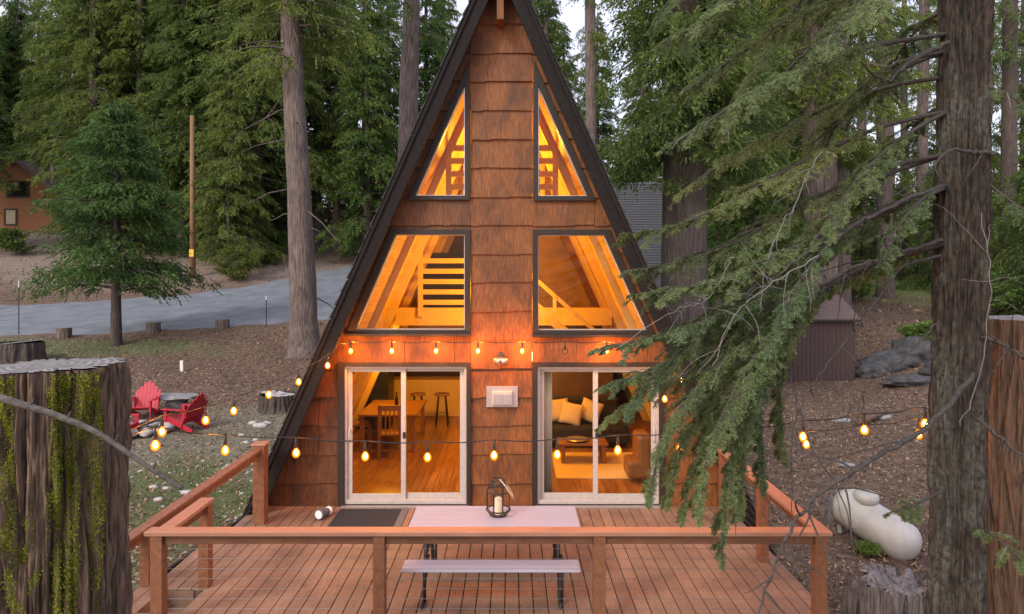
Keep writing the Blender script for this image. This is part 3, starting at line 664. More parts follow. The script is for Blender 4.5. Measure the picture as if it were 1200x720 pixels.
# caps, mitred at the corners by butting
MB().box((XL-.1,YR-.075,RZ-.042),(XR+.10,YR+.075,RZ)).build('cap_rail', M['rail_cap'], rl, bevel=.005)
MB().box((XL-.02,YR+.077,RZ-.042),(XL+.13,7.64,RZ)).build('cap_rail', M['rail_cap'], rl, bevel=.005)
MB().box((XR-.045,YR+.077,RZ-.042),(XR+.10,WY-.12,RZ)).build('cap_rail', M['rail_cap'], rl, bevel=.005)
mb = MB()
xsn = [(p-600)/120 for p in (186,445,702,960)]
for a_, b2 in zip(xsn[:-1], xsn[1:]): mb.box((a_+.06,YR-.02,RZ-.135),(b2-.06,YR+.02,RZ-.045))
mb.box((XL+.05,YR+.06,RZ-.135),(XL+.09,7.49,RZ-.045)); mb.box((XR,YR+.06,RZ-.135),(XR+.04,8.18,RZ-.045)); mb.box((XR,8.30,RZ-.135),(XR+.04,9.69,RZ-.045))
mb.build('sub_rail', M['rail_dark'], rl, bevel=.003)
for k in range(8):
    z = .08+k*.098
    c = MB().tube([(xsn[0],YR,z),(xsn[-1],YR,z)], .0022, 5); c.tube([(XL+.07,YR,z),(XL+.07,7.55,z)], .0022, 5); c.tube([(XR+.02,YR,z),(XR+.02,9.75,z)], .0022, 5)
    c.build('cable', M['cable'], rl)
# left stair rail running down along the skewed deck edge
lr = thing('stair_railing', (-3.5, 9.5, 0), 'reddish railing sloping along the left deck edge', 'railing')
A0, A1 = Vector((-3.5,9.5,1.05)), Vector((-4.37,6.6,.43))
MB().bar(A0, A1, .14, .04).build('cap_rail', M['rail'], lr, bevel=.005)
o3 = Vector((0,0,-.075)); MB().bar(A0+o3, A1+o3, .04, .10).build('sub_rail', M['rail'], lr, bevel=.003)
MB().box((-3.58,9.42,-.2),(-3.42,9.58,1.09)).build('post', M['rail'], lr, bevel=.006); MB().box((-3.6,9.40,1.092),(-3.40,9.60,1.12)).build('post_cap', M['rail_cap'], lr, bevel=.004)
q = A0.lerp(A1, .655); MB().box((q.x-.055,q.y-.055,.0),(q.x+.055,q.y+.055,q.z-.03)).build('post', M['rail'], lr, bevel=.005)
for k in range(7):
    f_ = .12+k*.12; MB().tube([(A0.x,A0.y,f_*1.0),(A1.x,A1.y,f_*.42)], .0022, 5).build('cable', M['cable'], lr)

dv = []
for _ in range(520):
    x_, y_ = rng.uniform(-3.3,3.0), rng.uniform(6.6,10.1); a_ = rng.uniform(0,6.28); l_ = rng.uniform(.012,.035); w_ = rng.uniform(.002,.008)
    u_ = np.array([math.cos(a_),math.sin(a_),0])*l_; n_v = np.array([-math.sin(a_),math.cos(a_),0])*w_; c_ = np.array([x_,y_,.004+rng.uniform(0,.004)])
    dv += [c_-u_, c_-n_v, c_+u_+[0,0,.004], c_+n_v]
tag(npmesh('fallen_needles', np.array(dv), np.arange(len(dv)).reshape(-1,4), M['litter']), 'dry needles and bits fallen on the deck boards', kind='stuff')
# ---------------------------------------------------------------- picnic table, lantern, mat, spot lamp
pt = thing('picnic_table', (-.18, 7.6, 0), 'pale plastic folding picnic table with dark steel legs on the deck', 'table')
tx0, tx1 = (484-600)/100., (674-600)/100.
def slab(x0,x1,y0,y1,z,th,n,name):
    mb = MB(); w = (y1-y0)/n
    mb.box((x0,y0,z-th),(x1,y1,z-.006))
    o_ = mb.build(name, M['plastic'], pt, bevel=.012); m2 = MB()
    for k in range(n): m2.box((x0+.008,y0+k*w+.004,z-.0062),(x1-.008,y0+(k+1)*w-.004,z))
    m2.build('plank_face', M['plastic'], o_, bevel=.002); return o_
slab(-1.12,.74,7.27,8.0,.74,.045,5,'tabletop')
slab(-1.13,.70,6.93,7.18,.45,.035,2,'bench'); slab(-1.13,.70,8.09,8.34,.45,.035,2,'bench')
for x in (-.93, .50):
    mb = MB()
    for s in (-1,1):
        yc = 7.635
        mb.tube([(x,yc+s*.25,.69),(x,yc+s*.27,.42),(x,yc+s*.42,.03),(x,yc+s*.48,.018),(x,yc+s*.62,.025)], .02, 8)
        mb.tube([(x+.03,yc+s*.27,.42),(x+.03,yc+s*.66,.41)], .017, 8)
        mb.tube([(x+.02,yc+s*.58,.41),(x+.02,yc+s*.5,.03)], .017, 8)
    mb.tube([(x,yc-.27,.42),(x,yc+.27,.42)], .016, 8); mb.tube([(x,yc-.25,.685),(x,yc+.25,.685)], .016, 8)
    mb.build('leg_frame', M['black'], pt, smooth=True)
    sx = 1 if x < 0 else -1
    mb = MB(); mb.tube([(x,7.635,.45),(x+sx*.3,7.635,.69)], .011, 6); mb.tube([(x,7.56,.5),(x+sx*.22,7.56,.69)], .009, 6); mb.build('brace', M['black'], pt)
lc = Vector(((584-600)/104., 7.68, .742))
la = thing('lantern', lc, 'black cage lantern with a cream candle on the picnic table', 'lantern')
pr = [(.085,0),(.135,.06),(.135,.27),(.085,.36),(.065,.40)]
mb = MB()
for k in range(8):
    a_ = R(22.5+45*k); mb.tube([lc+Vector((r_*math.cos(a_), r_*math.sin(a_), z_+.008)) for r_, z_ in pr], .0065, 6)
for r_, z_ in pr: mb.tube([lc+Vector((r_*math.cos(R(15*k)), r_*math.sin(R(15*k)), z_+.008)) for k in range(25)], .008, 6, False)
mb.lathe([(.09,0),(.09,.015),(.01,.015)], lc, 16); mb.build('cage', M['black'], la)
MB().lathe([(.042,.016),(.042,.19),(.03,.20),(.01,.195)], lc, 18).build('candle', M['candle'], la, smooth=False)
MB().tube([lc+Vector((.055,-.02,.39)), lc+Vector((.02,-.07,.42)), lc+Vector((.09,-.14,.36)), lc+Vector((.14,-.15,.28)), lc+Vector((.17,-.12,.22)), lc+Vector((.165,-.06,.24)), lc+Vector((.12,-.01,.31)), lc+Vector((.055,.02,.39))], .009, 6).build('handle', M['rope'], la, smooth=True)
a_, b2 = (407-600)/80., (486-600)/80.
dm = MB().box((-2.52,9.15,.003),(-1.62,10.03,.018)).build('doormat', M['mat'], bevel=.003); tag(dm, 'black doormat with a grey border at the left door', 'doormat')
MB().ring([(-2.55,9.12),(-1.50,9.12),(-1.50,10.06),(-2.55,10.06)], [(-2.50,9.17),(-1.62,9.17),(-1.62,10.01),(-2.50,10.01)], 0,0)
eb = MB()
for (p0, p1) in (((-1.62,9.12),(-1.52,10.04)),): eb.box((p0[0],p0[1],.003),(p1[0],p1[1],.014))
eb.build('border', M['mat_edge'], dm, bevel=.002)
spc = Vector((-2.68, 9.7, .072)); spl = thing('spot_lamp', (spc.x, spc.y, 0), 'small white and grey spot lamp lying on the deck by the mat', 'lamp')
Mr = Matrix.Rotation(R(-20),3,'Z')@Matrix.Rotation(R(86),3,'X')@Matrix.Scale(.72,3)
MB().lathe([(.03,-.16),(.07,-.14),(.075,.0),(.095,.08),(.098,.15),(.09,.155)], spc, 20, Mr).build('housing', M['mat_edge'], spl, smooth=False)
MB().lathe([(.08,.155),(.08,.16),(.01,.161)], spc, 20, Mr).build('lens', M['white'], spl)
MB().lathe([(.02,-.2),(.085,-.19),(.08,-.14),(.07,-.13)], spc, 20, Mr).build('back_cap', M['white'], spl)

# ---------------------------------------------------------------- string lights
def spline(pts, n):
    pts = [Vector(p) for p in pts]; out_ = []
    for i in range(len(pts)-1):
        p0 = pts[max(i-1,0)]; p1 = pts[i]; p2 = pts[i+1]; p3 = pts[min(i+2,len(pts)-1)]
        for k in range(n):
            t = k/n; out_.append(.5*((2*p1)+(p2-p0)*t+(2*p0-5*p1+4*p2-p3)*t*t+(3*p1-p0-3*p2+p3)*t**3))
    out_.append(pts[-1]); return out_
def strand(label, start, bulbs, end, unlit=(), drop=.125, watts=3.0):
    pts = [start]+[b+Vector((0,0,drop+.02)) for b in bulbs]+[end]
    t = thing('string_lights', bulbs[0], label, 'string lights', 'string lights over the deck')
    sag = []
    for i, p in enumerate(pts[:-1]):
        sag.append(p); mid = p.lerp(pts[i+1], .5); mid.z -= .018; sag.append(mid)
    sag.append(pts[-1]); MB().tube(spline(sag, 3), .006, 5).build('cable', M['black'], t)
    for i, b in enumerate(bulbs):
        so_ = MB().lathe([(.006,drop+.02),(.011,drop-.01),(.016,drop-.03),(.018,drop-.085),(.014,drop-.09)], b, 10).build('socket', M['black'], t, smooth=True)
        lit = i not in unlit
        MB().lathe([(.012,.042),(.030,.024),(.043,-.005),(.039,-.034),(.022,-.054),(.003,-.06)], b, 14).build('bulb', M['glow'] if lit else M['glass'], so_, smooth=True)  # globe enlarged so its emission also serves as the glow halo
        if lit:
            MB().lathe([(.003,.024),(.015,.014),(.020,-.008),(.014,-.028),(.003,-.034)], b, 10).build('filament', M['bulb'], so_, smooth=True)
            l = bpy.data.lights.new('bulb_light', 'POINT'); l.energy = watts; l.color = (1,.33,.04); l.shadow_soft_size = .035
            lo = bpy.data.objects.new('bulb_light', l); COL.objects.link(lo); lo.parent = so_; lo.location = b-Vector((0,0,.0))
    return t
S1 = Vector((-2.85, 4.55, 2.30)); S2 = Vector((4.45, 6.35, 2.0))
Dw = 9.98
strand('string of warm bulbs along the wall above the doors', P(398,402,9.78), [P(px, 411, Dw) for px in (411,459,511,560,612,662,711)], P(768,404,9.78), unlit=(5,), drop=.11, watts=48)
dls = np.linspace(9.6,7.0,6)
strand('string of warm bulbs running from the left roof edge to the big mossy stump', P(398,402,9.78),
       [P(384,428,9.6),P(350,447,9.1),P(315,462,8.6),P(274,481,8.0),P(241,492,7.4),P(190,505,6.5)], S1, watts=9)
strand('string of warm bulbs hanging across the deck above the front railing', S1,
       [P(182,521,5.9),P(264,527,6.6),P(347,530,6.75),P(428,534,6.8),P(501,535,6.8),P(579,533,6.8),P(653,532,6.8),P(724,527,6.8),P(797,524,6.8),P(870,519,6.75),P(941,511,6.6),P(1013,503,6.5),P(1084,496,6.4)], S2, watts=9)
strand('string of warm bulbs running from the right roof edge to the cut stump', P(768,404,9.78),
       [P(799,445,9.4),P(779,467,9.0),P(838,482,8.6),P(886,503,8.1),P(945,520,7.6),P(1012,515,7.0),P(1077,508,6.6)], S2, unlit=(5,), watts=9)

# ---------------------------------------------------------------- stumps and near trunks
def barkcyl(name, cx, cy, z0, z1, r0, r1, lean, depth, mats, parent=None, seed=0, na=260, nz=150, furrow=11, flare=0, local=False, top=True, zf=1.0):
    th = np.linspace(0, 2*np.pi, na, endpoint=False); zz = np.linspace(z0, z1, nz); vs = np.zeros((nz, na, 3))
    for i, z in enumerate(zz):
        t = (z-z0)/(z1-z0); r = r0*(1-t)+r1*t+flare*math.exp(-t*9)
        for j, a in enumerate(th):
            ca, sa = math.cos(a), math.sin(a)
            wv = mnoise.noise((ca*2.5, sa*2.5, z*.9*zf+seed))*.35
            aa = a+wv*.3
            n1 = 1-abs(mnoise.noise((math.cos(aa)*furrow*.5, math.sin(aa)*furrow*.5, z*.45*zf+seed*3.3)))*2.2
            n2 = mnoise.noise((ca*furrow*2.1, sa*furrow*2.1, z*1.1*zf+seed)); n3 = mnoise.noise((ca*furrow*5, sa*furrow*5, z*9))
            d = depth*(.55*(1-max(n1,0)**2.2)*1.4+.38*n2+.14*n3)
            big = 1+.05*mnoise.noise((ca*1.2, sa*1.2, z*.3+seed))
            rr_ = r*big+d-depth*.5
            vs[i,j] = (cx+lean[0]*t+rr_*ca, cy+lean[1]*t+rr_*sa, z)
    v = vs.reshape(-1,3); I = (np.arange(nz-1)[:,None]*na+np.arange(na)[None,:]); J = (np.arange(nz-1)[:,None]*na+(np.arange(na)+1)[None,:]%na)
    f = np.stack([I, J, J+na, I+na], -1).reshape(-1,4)
    o = npmesh(name, v, f, mats, parent, local); o.data.polygons.foreach_set('use_smooth', [True]*len(f))
    return o, vs
def stump(name, cx, cy, z0, z1, r, lab, mat, depth=.06, zf=1.0, seed=0, na=260, nz=150, tilt=(0,0), cat='stump', furrow=11, flare=0, r1=None, rough=0, topm='wood_grey'):
    t = thing(name, (cx, cy, z0), lab, cat)
    o, vs = barkcyl('bark', cx, cy, z0, z1, r, r1 or r*.97, (0,0), depth, mat, t, seed, na, nz, furrow, flare, zf=zf)
    rim = vs[-1].copy(); cc = np.array([cx, cy, z1]); rings = []; K_ = 14
    for k in range(K_+1):
        q = cc+(rim-cc)*(1-k/K_)*.985 if k else rim*1.0
        q = q.copy(); dd = q[:,:2]-cc[:2]
        for j in range(len(q)):
            q[j,2] = z1+dd[j,0]*tilt[0]+dd[j,1]*tilt[1]+rough*(abs(mnoise.noise((q[j,0]*3.5,q[j,1]*3.5,seed)))**.5*1.6-1+.5*mnoise.noise((q[j,0]*9,q[j,1]*9,seed)))+(.012*mnoise.noise((q[j,0]*7, q[j,1]*7, seed)) if k else 0)+(.0 if k == 0 else .004)
        rings.append(q)
    na_ = len(rim); v = np.concatenate(rings)
    I = (np.arange(K_)[:,None]*na_+np.arange(na_)[None,:]); J = (np.arange(K_)[:,None]*na_+(np.arange(na_)+1)[None,:]%na_)
    c_ = npmesh('cut_face', v-np.array([cx,cy,0]), np.stack([I, J, J+na_, I+na_], -1).reshape(-1,4), M[topm] if rough else M['cut'], t); c_.location = (0, 0, -z0)
    c_.data.polygons.foreach_set('use_smooth', [True]*len(c_.data.polygons))
    return t, vs
bs, bv = stump('cedar_stump', (60-600)*4/F, 4.0, -1.3, CAMH-(428-325)*4/F, .375, 'big mossy cedar stump with deeply furrowed bark in the left foreground', M['stump_moss'], .12, seed=3, na=460, nz=360, tilt= (.02,-.01), furrow=13, zf=1.9)
# moss tufts on the ridges of the near stump
mv = []; rg = np.random.default_rng(11)
nzv, nav = bv.shape[:2]; cxy = np.array([(60-600)*4/F, 4.0])
for _ in range(380000):
    i = rg.integers(int(nzv*.35), nzv-2); j = rg.integers(0, nav); p = bv[i,j]
    if p[1] > 4.05: continue
    rad = math.hypot(*(p[:2]-cxy)); a = math.atan2(p[1]-cxy[1], p[0]-cxy[0])
    w_ = mnoise.noise((math.cos(a)*4.6, math.sin(a)*4.6, p[2]*.5+5))+.35*mnoise.noise((p[0]*20, p[1]*20, p[2]*8))
    up = (p[2]+.2)/3.0
    if w_ < .17-.16*up+rg.normal(0,.05) or rad < .325: continue
    if math.degrees(a) < -128 or math.degrees(a) > -18: continue
    n_o = np.array([math.cos(a), math.sin(a), 0]); s = rg.uniform(.003,.0075)
    for _k in range(2):
        d1 = rg.normal(0,1,3); d1 /= np.linalg.norm(d1); d2 = np.cross(d1, rg.normal(0,1,3)); d2 /= np.linalg.norm(d2)+1e-6
        c0 = p+n_o*rg.uniform(.0,.012)+rg.normal(0,.006,3)*np.array([1,1,1.4]); mv.append([c0-d1*s, c0+d2*s*.7, c0+d1*s+n_o*s])
mv = np.array(mv); mo = npmesh('moss', mv.reshape(-1,3), np.arange(len(mv)*3).reshape(-1,3), M['moss'], bs); mo['kind'] = 'stuff'
stump('cedar_stump', (1202-600)*6.5/F, 6.5, -1.5, CAMH-(373-325)*6.5/F, .47, 'tall cut cedar stump glowing orange behind the living trunk at right', M['stump_bark'], .10, seed=8, na=320, nz=260, furrow=14, zf=1.6)
stump('cedar_stump', (1052-600)*8.3/F, 8.3, -1.5, -.28, .40, 'low grey weathered stump beside the white tank', M['wood_grey'], .15, seed=5, na=260, nz=50, tilt= (-.12,.12), furrow=8, rough=.11)
stump('cedar_stump', (1008-600)*8.6/F, 8.6, -1.5, -.45, .17, 'broken splinter of grey stump left of the weathered one', M['wood_grey'], .1, seed=15, na=120, nz=40, tilt= (.5,.1), furrow=5, rough=.08)
g_ = G(328,478); stump('cedar_stump', g_.x, g_.y, g_.z-.1, g_.z+.38, .52, 'wide low stump with a pale cut top beside the cabin roof', M['bark_dark'], .12, seed=6, na=140, nz=20, tilt= (-.16,-.08), furrow=6, flare=.15, rough=.05, topm='stone_pale')
g_ = G(22,428, 8); stump('cedar_stump', g_.x, g_.y, g_.z-.2, g_.z+.75, .75, 'dark mossy old stump peeking over the big stump at left', M['bark_dark'], .15, seed=9, na=120, nz=30, tilt= (.1,.0), furrow=5)
for (px, py, l) in ((75,396,'short cut log round at the road edge left of the small fir'),(180,390,'short cut log round just right of the small fir trunk'),(261,386,'short cut log round nearest the tall cedar trunk')):
    g_ = G(px, py); stump('log_round', g_.x, g_.y, g_.z-.05, g_.z+.4, .27, l, M['bark_cedar'], .04, seed=px, na=60, nz=12, cat='log')

# ---------------------------------------------------------------- foliage generator
def sprays(rng, base, d, ln, K_, bl, bw, fan=.9):
    """flat fans of narrow leaves hanging along a twig; base,d (n,3); ln (n,)"""
    n = len(base); k = np.arange(K_); s = (k+.6)/K_
    side = np.cross(d, rng.normal(0,1,(n,3))); side /= np.linalg.norm(side, axis=1, keepdims=True)+1e-9
    sg = np.where(k%2==0, 1., -1.)
    pos = base[:,None,:]+d[:,None,:]*(ln[:,None]*s[None,:])[...,None]; pos[...,2] -= (ln[:,None]*.25*s[None,:]**2)
    ld = d[:,None,:]*.75+side[:,None,:]*(sg*fan*(1.05-s*.8))[None,:,None]+rng.normal(0,.18,(n,K_,3)); ld[...,2] -= .25
    ld /= np.linalg.norm(ld, axis=2, keepdims=True)
    L = bl*rng.uniform(.6,1.35,(n,K_))*(1.1-.45*s)[None,:]
    up = np.cross(ld, side[:,None,:]+rng.normal(0,.6,(n,K_,3))); wv = up/(np.linalg.norm(up, axis=2, keepdims=True)+1e-9)
    w = bw*rng.uniform(.7,1.3,(n,K_))
    a = pos; c = pos+ld*L[...,None]; m_ = pos+ld*(L*.45)[...,None]
    v = np.stack([a, m_+wv*w[...,None], c, m_-wv*w[...,None]], 2).reshape(-1,3)
    return v
def crown_mesh(seed, h, zb, Rm, nb, per, K_, bl, bw, droop=.35, rise=.1, expo=.7, sl=.5, top=.06, clump=.5, vj=.03):
    rng = np.random.default_rng(seed); z = zb+(h-zb)*rng.uniform(0,1,nb)**.9; t = (z-zb)/(h-zb)
    azm = rng.uniform(0,2*np.pi,nb); prof = np.minimum(1, (t/.10)**.5+.35)*(1-t)**expo+top
    L = Rm*prof*rng.uniform(.45,1.12,nb)
    wood = MB(); bases, dirs, lens = [], [], []
    for i in range(nb):
        ax = np.array([math.cos(azm[i]), math.sin(azm[i]), 0]); lat = np.array([-ax[1], ax[0], 0]); bend = rng.normal(0,.12)
        m_ = max(3, int(per*L[i]/Rm)); s = rng.uniform(.12,1,m_)**.75; cl = rng.uniform(-1,1,m_)*(.10+.30*s*(1.15-s)*2)*L[i]*clump
        p = ax[None,:]*(s*L[i])[:,None]+lat[None,:]*(cl+bend*L[i]*s**2)[:,None]
        p[:,2] = z[i]+L[i]*(rise*s-droop*s**2)-np.abs(cl)*.3+rng.normal(0,vj,m_)*L[i]
        d = ax[None,:]*rng.uniform(.2,1.1,m_)[:,None]+lat[None,:]*(np.sign(cl)*rng.uniform(0,.9,m_))[:,None]; d[:,2] = -rng.uniform(.1,1.0,m_)*(droop*2.2)
        d /= np.linalg.norm(d, axis=1, keepdims=True)
        bases.append(p); dirs.append(d); lens.append(sl*rng.uniform(.5,1.3,m_))
        if i % 2 == 0 or L[i] > .6*Rm:
            q = [ax*(u*L[i])+lat*bend*L[i]*u*u+np.array([0,0,z[i]+L[i]*(rise*u-droop*u*u)]) for u in (0,.3,.6,.92)]
            wood.tube(q, [.045*L[i]/2.5+.01, .035*L[i]/2.5+.006, .02*L[i]/2.5+.004, .004], 4, False)
    v = sprays(rng, np.concatenate(bases), np.concatenate(dirs), np.concatenate(lens), K_, bl, bw)
    return v, wood
def tree(name, x, y, h, rb, cr, leaf, bark, label, group=None, lean=(0,0), sink=.25, dead=0, seed=0, rt=None, flare=.35, sides=18, zbase=None):
    z0 = gz(x, y)-sink if zbase is None else zbase
    t = thing(name, (x, y, z0), label, 'tree', group)
    k = 26; rt = rt or rb*.25; pts = []; rad = []
    for i in range(k+1):
        u = (i/k)**1.3; pts.append((lean[0]*u+.05*math.sin(u*6+seed), lean[1]*u+.04*math.sin(u*5+seed*2), h*u)); rad.append((rb*(1-u)+rt*u)+rb*flare*math.exp(-u*h*1.6))
    tr = MB().tube(pts, rad, sides)
    # furrow the trunk a little so its outline is not a clean cone
    tr.v = [(vx_*(1)+rb*.10*mnoise.noise((vx_*6/rb*.4, vy_*6/rb*.4, vz_*.5+seed)), vy_+rb*.10*mnoise.noise((vx_*3/rb, 7+vy_*3/rb, vz_*.5)), vz_) for vx_, vy_, vz_ in tr.v]
    if cr is not None:
        if isinstance(cr, dict):
            v, wood = crown_mesh(**cr)
            n = len(v)//4
            # follow the lean
            u_ = np.clip(v[:,2]/h, 0, 1); v[:,0] += lean[0]*u_; v[:,1] += lean[1]*u_
            o = npmesh('crown', v, np.arange(n*4).reshape(-1,4), leaf, t, True)
            off = len(tr.v); wv_ = [(a+lean[0]*min(1,c/h), b+lean[1]*min(1,c/h), c) for a,b,c in wood.v]
            tr.add(wv_, wood.f)
    if dead:
        rg_ = random.Random(seed+50)
        for _ in range(dead):
            zz = rg_.uniform(h*.1, h*.55); a = rg_.uniform(0, 6.28); L = rg_.uniform(.8,2.6); u = zz/h
            b0 = Vector((lean[0]*u, lean[1]*u, zz)); dv = Vector((math.cos(a), math.sin(a), rg_.uniform(-.5,.15)))
            q = [b0+dv*(L*s_)+Vector((0,0,-.35*L*s_*s_+rg_.uniform(-.05,.05))) for s_ in (0,.25,.5,.75,1)]
            tr.add(*(lambda m2: (m2.v, m2.f))(MB().tube(q, [.035,.028,.02,.012,.004], 5)))
    o2 = tr.build('trunk', bark, t, smooth=True, local=True)
    return t

CED = lambda s, h, zb, Rm, nb=150, per=26, **k: dict(dict(seed=s, h=h, zb=zb, Rm=Rm, nb=nb, per=per, K_=9, bl=.2, bw=.028, droop=.42, rise=.12, sl=.55), **k)
# --- named trees near the cabin
def at(px, D): return (px-600)*D/F
tree('cedar_tree', at(356,25), 25, 26, .50, CED(1, 20, 10.6, 3.2, 130, 40, expo=.4), M['leaf_cedar'], M['bark_cedar'], 'tall cedar with a bare fluted trunk just left of the cabin', lean=(-.9,0), dead=16, seed=1, flare=.55, rt=.18)
tree('cedar_tree', at(474,31), 31, 30, .50, CED(2, 30, 12.5, 3.2, 100, 26), M['leaf_cedar'], M['bark_cedar'], 'tall bare cedar trunk rising right beside the left roof slope', lean=(.75,0), seed=2, rt=.26)
tree('cedar_tree', at(300,47), 47, 26, .75, CED(3, 24, 5.5, 5.2, 330, 60, expo=.4, bl=.26, bw=.04), M['leaf_cedar'], M['bark_dark'], 'dark cedar with tangled dead branches behind the tall bare trunk', lean=(.2,0), dead=60, seed=3)
tree('fir_tree', G(137,405).x, G(137,405).y, 9.3, .2, dict(seed=4, h=9.6, zb=2.2, Rm=3.5, nb=210, per=56, K_=11, bl=.14, bw=.028, droop=.26, rise=.24, vj=.045, expo=.78, sl=.42, top=.05, clump=.75), M['leaf_fir'], M['bark_dark'], 'small dense dark green fir on the near side of the road', seed=4, flare=.2)
tree('cedar_tree', at(268,44), 44, 15, .16, CED(5, 15, 1.4, 3.0, 240, 44, sl=.5), M['leaf_hang'], M['bark_dark'], 'slim yellow green young cedar right of the small fir', seed=5)
tree('cedar_tree', at(800,17), 17, 22, .60, CED(6, 17, 6.6, 2.3, 260, 50, bl=.16, bw=.024, expo=.35), M['leaf_cedar'], M['bark_dark'], 'massive dark cedar trunk right behind the cabin roof', seed=6, rt=.4)
tree('cedar_tree', at(960,27), 27, 28, .68, CED(7, 22, 7.6, 3.8, 230, 44, expo=.4), M['leaf_cedar'], M['bark_cedar'], 'thick pinkish cedar trunk behind the brown shed', seed=7, rt=.5, dead=10)
tree('cedar_tree', at(984,32), 32, 28, .42, CED(8, 28, 11, 2.8, 90, 24), M['leaf_cedar'], M['bark_cedar'], 'slimmer cedar trunk close right of the thick one behind the shed', seed=8, rt=.3, dead=8)
tree('pine_tree', at(1037,36), 36, 30, .40, CED(9, 30, 10, 2.3, 90, 22), M['leaf_cedar'], M['bark_cedar'], 'straight slender trunk right of the thick pair behind the shed', seed=9, rt=.3, dead=14)
tree('pine_tree', at(1082,44), 44, 30, .36, CED(10, 30, 12, 2.3, 70, 22), M['leaf_cedar'], M['bark_cedar'], 'thin far trunk against the pale sky left of the near trunk', seed=10, rt=.25, dead=10)
tree('pine_tree', at(1182,34), 34, 28, .36, CED(11, 28, 12, 2.3, 70, 22), M['leaf_cedar'], M['bark_dark'], 'far straight trunk between near trunk and right picture edge', seed=11, rt=.3, dead=10)
tree('pine_tree', at(413,56), 56, 30, .36, CED(12, 30, 13, 3.0, 90, 24), M['leaf_cedar'], M['bark_dark'], 'slim trunk on the dirt bank beyond the road', seed=12, rt=.2, dead=6)
tree('pine_tree', at(692,36), 36, 28, .34, CED(13, 28, 11, 1.7, 60, 24), M['leaf_cedar'], M['bark_cedar'], 'slender grey trunk right of the cabin peak', seed=13, rt=.22)
tree('cedar_tree', at(735,33), 33, 8, .14, CED(14, 8, 1, 1.9, 120, 26, sl=.45), M['leaf_fir'], M['bark_dark'], 'young evergreen rising behind the grey neighbouring roof', seed=14)
# --- background forest: 4 shared shapes, copied
protos = []
def mkproto(i, h, zb, Rm, leaf, bark, rb, **k):
    t = tree('forest_tree', 0, 0, h, rb, CED(20+i, h, zb, Rm, **k), leaf, bark, 'x', seed=20+i, dead=12, zbase=0, sides=10); protos.append((t, h)); return t
mkproto(0, 27, 3.5, 4.2, M['leaf_cedar'], M['bark_cedar'], .42, nb=300, per=44, bl=.27, bw=.042)
mkproto(1, 24, 1.8, 3.8, M['leaf_fir'], M['bark_dark'], .36, nb=300, per=44, bl=.27, bw=.042)
mkproto(2, 30, 6.0, 4.0, M['leaf_cedar'], M['bark_cedar'], .46, nb=280, per=44, bl=.27, bw=.042)
mkproto(3, 9, .6, 2.8, M['leaf_cedar'], M['bark_dark'], .14, nb=150, per=30, bl=.2, bw=.03)
mkproto(4, 28, 13, 3.4, M['leaf_cedar'], M['bark_cedar'], .42, nb=90, per=26, bl=.24, bw=.035)
spots = []
rf = random.Random(21)
# (px, D, proto, scale)
L1 = [(-60,42,0,1),(0,40,1,1),(45,46,0,1),(95,42,2,1),(150,44,0,1),(200,40,1,1),(228,48,2,1),(262,42,0,1),(300,50,1,1),(330,44,2,.9),(372,52,0,.9),(430,48,1,.9),(455,58,0,.85),(500,52,1,.9),
      (20,58,2,1.1),(80,62,0,1.1),(140,60,1,1.2),(190,64,2,1.1),(250,62,0,1.1),(320,66,1,1.2),(415,74,4,1),(520,70,2,.9),(-30,75,1,1.2),(120,84,2,1.2),(180,86,1,1.3),(240,88,0,1.2),(300,90,4,1.2),(445,96,4,1.1),
      (10,34,0,.9),(55,36,1,.95),(110,36,0,1),(165,38,0,.95),(215,33,0,.85),(250,36,2,.9),(285,37,0,.85),(315,40,2,.9),(395,44,2,.8),(20,50,1,1.1),(-10,30,0,.9),(240,52,4,1),(188,60,4,1),(428,56,4,.9),(130,56,4,1),(345,62,4,1),(700,75,0,.9),(752,88,2,1),(640,44,3,1.3),(-70,26,1,.8),(235,36,1,.72),(178,33,3,1.0),
      (640,50,0,.8),(660,62,1,.8),(625,60,2,1),(600,70,0,1),(690,90,4,1),(800,56,0,1),(830,50,1,1),(862,58,2,1),(900,48,0,1),(925,64,1,1),(880,75,0,1.1),(955,70,2,1),(990,80,4,1),(1010,52,4,1),(1060,60,4,1.05),(1100,72,4,1),(1125,50,4,1),(1150,66,4,1),(1200,56,4,1),(1240,48,0,1),(1290,60,1,1),(1180,84,4,1.1),(1045,90,4,1.1),
      (845,30,0,.85),(905,36,1,.9),(880,24,1,.55),(1010,44,3,1),(1060,42,3,.8),(1105,38,3,.9),(1150,40,3,1),(1190,34,3,.8),(1225,30,3,1),(1000,60,3,1.3),(1085,58,3,1.3),(1160,60,3,1.3),(960,44,3,1.2),(700,50,3,.9),(650,40,3,1.1),(760,48,3,.8),(730,60,3,.9),(800,44,3,1.1),
      (300,46,3,.6),(275,44,3,.7),(450,62,3,1),(385,66,3,1),(360,60,3,.8),(430,68,3,1.2),(230,52,3,1),(200,50,3,.9),(335,60,3,.8)]
GL = {0:'green forest trees around the cabin'}
kinds = {0:'tall green cedar in the forest', 1:'dark green fir in the forest', 2:'tall high-crowned cedar in the forest', 3:'low young evergreen at the forest edge', 4:'bare-stemmed pine in the forest'}
used = set()
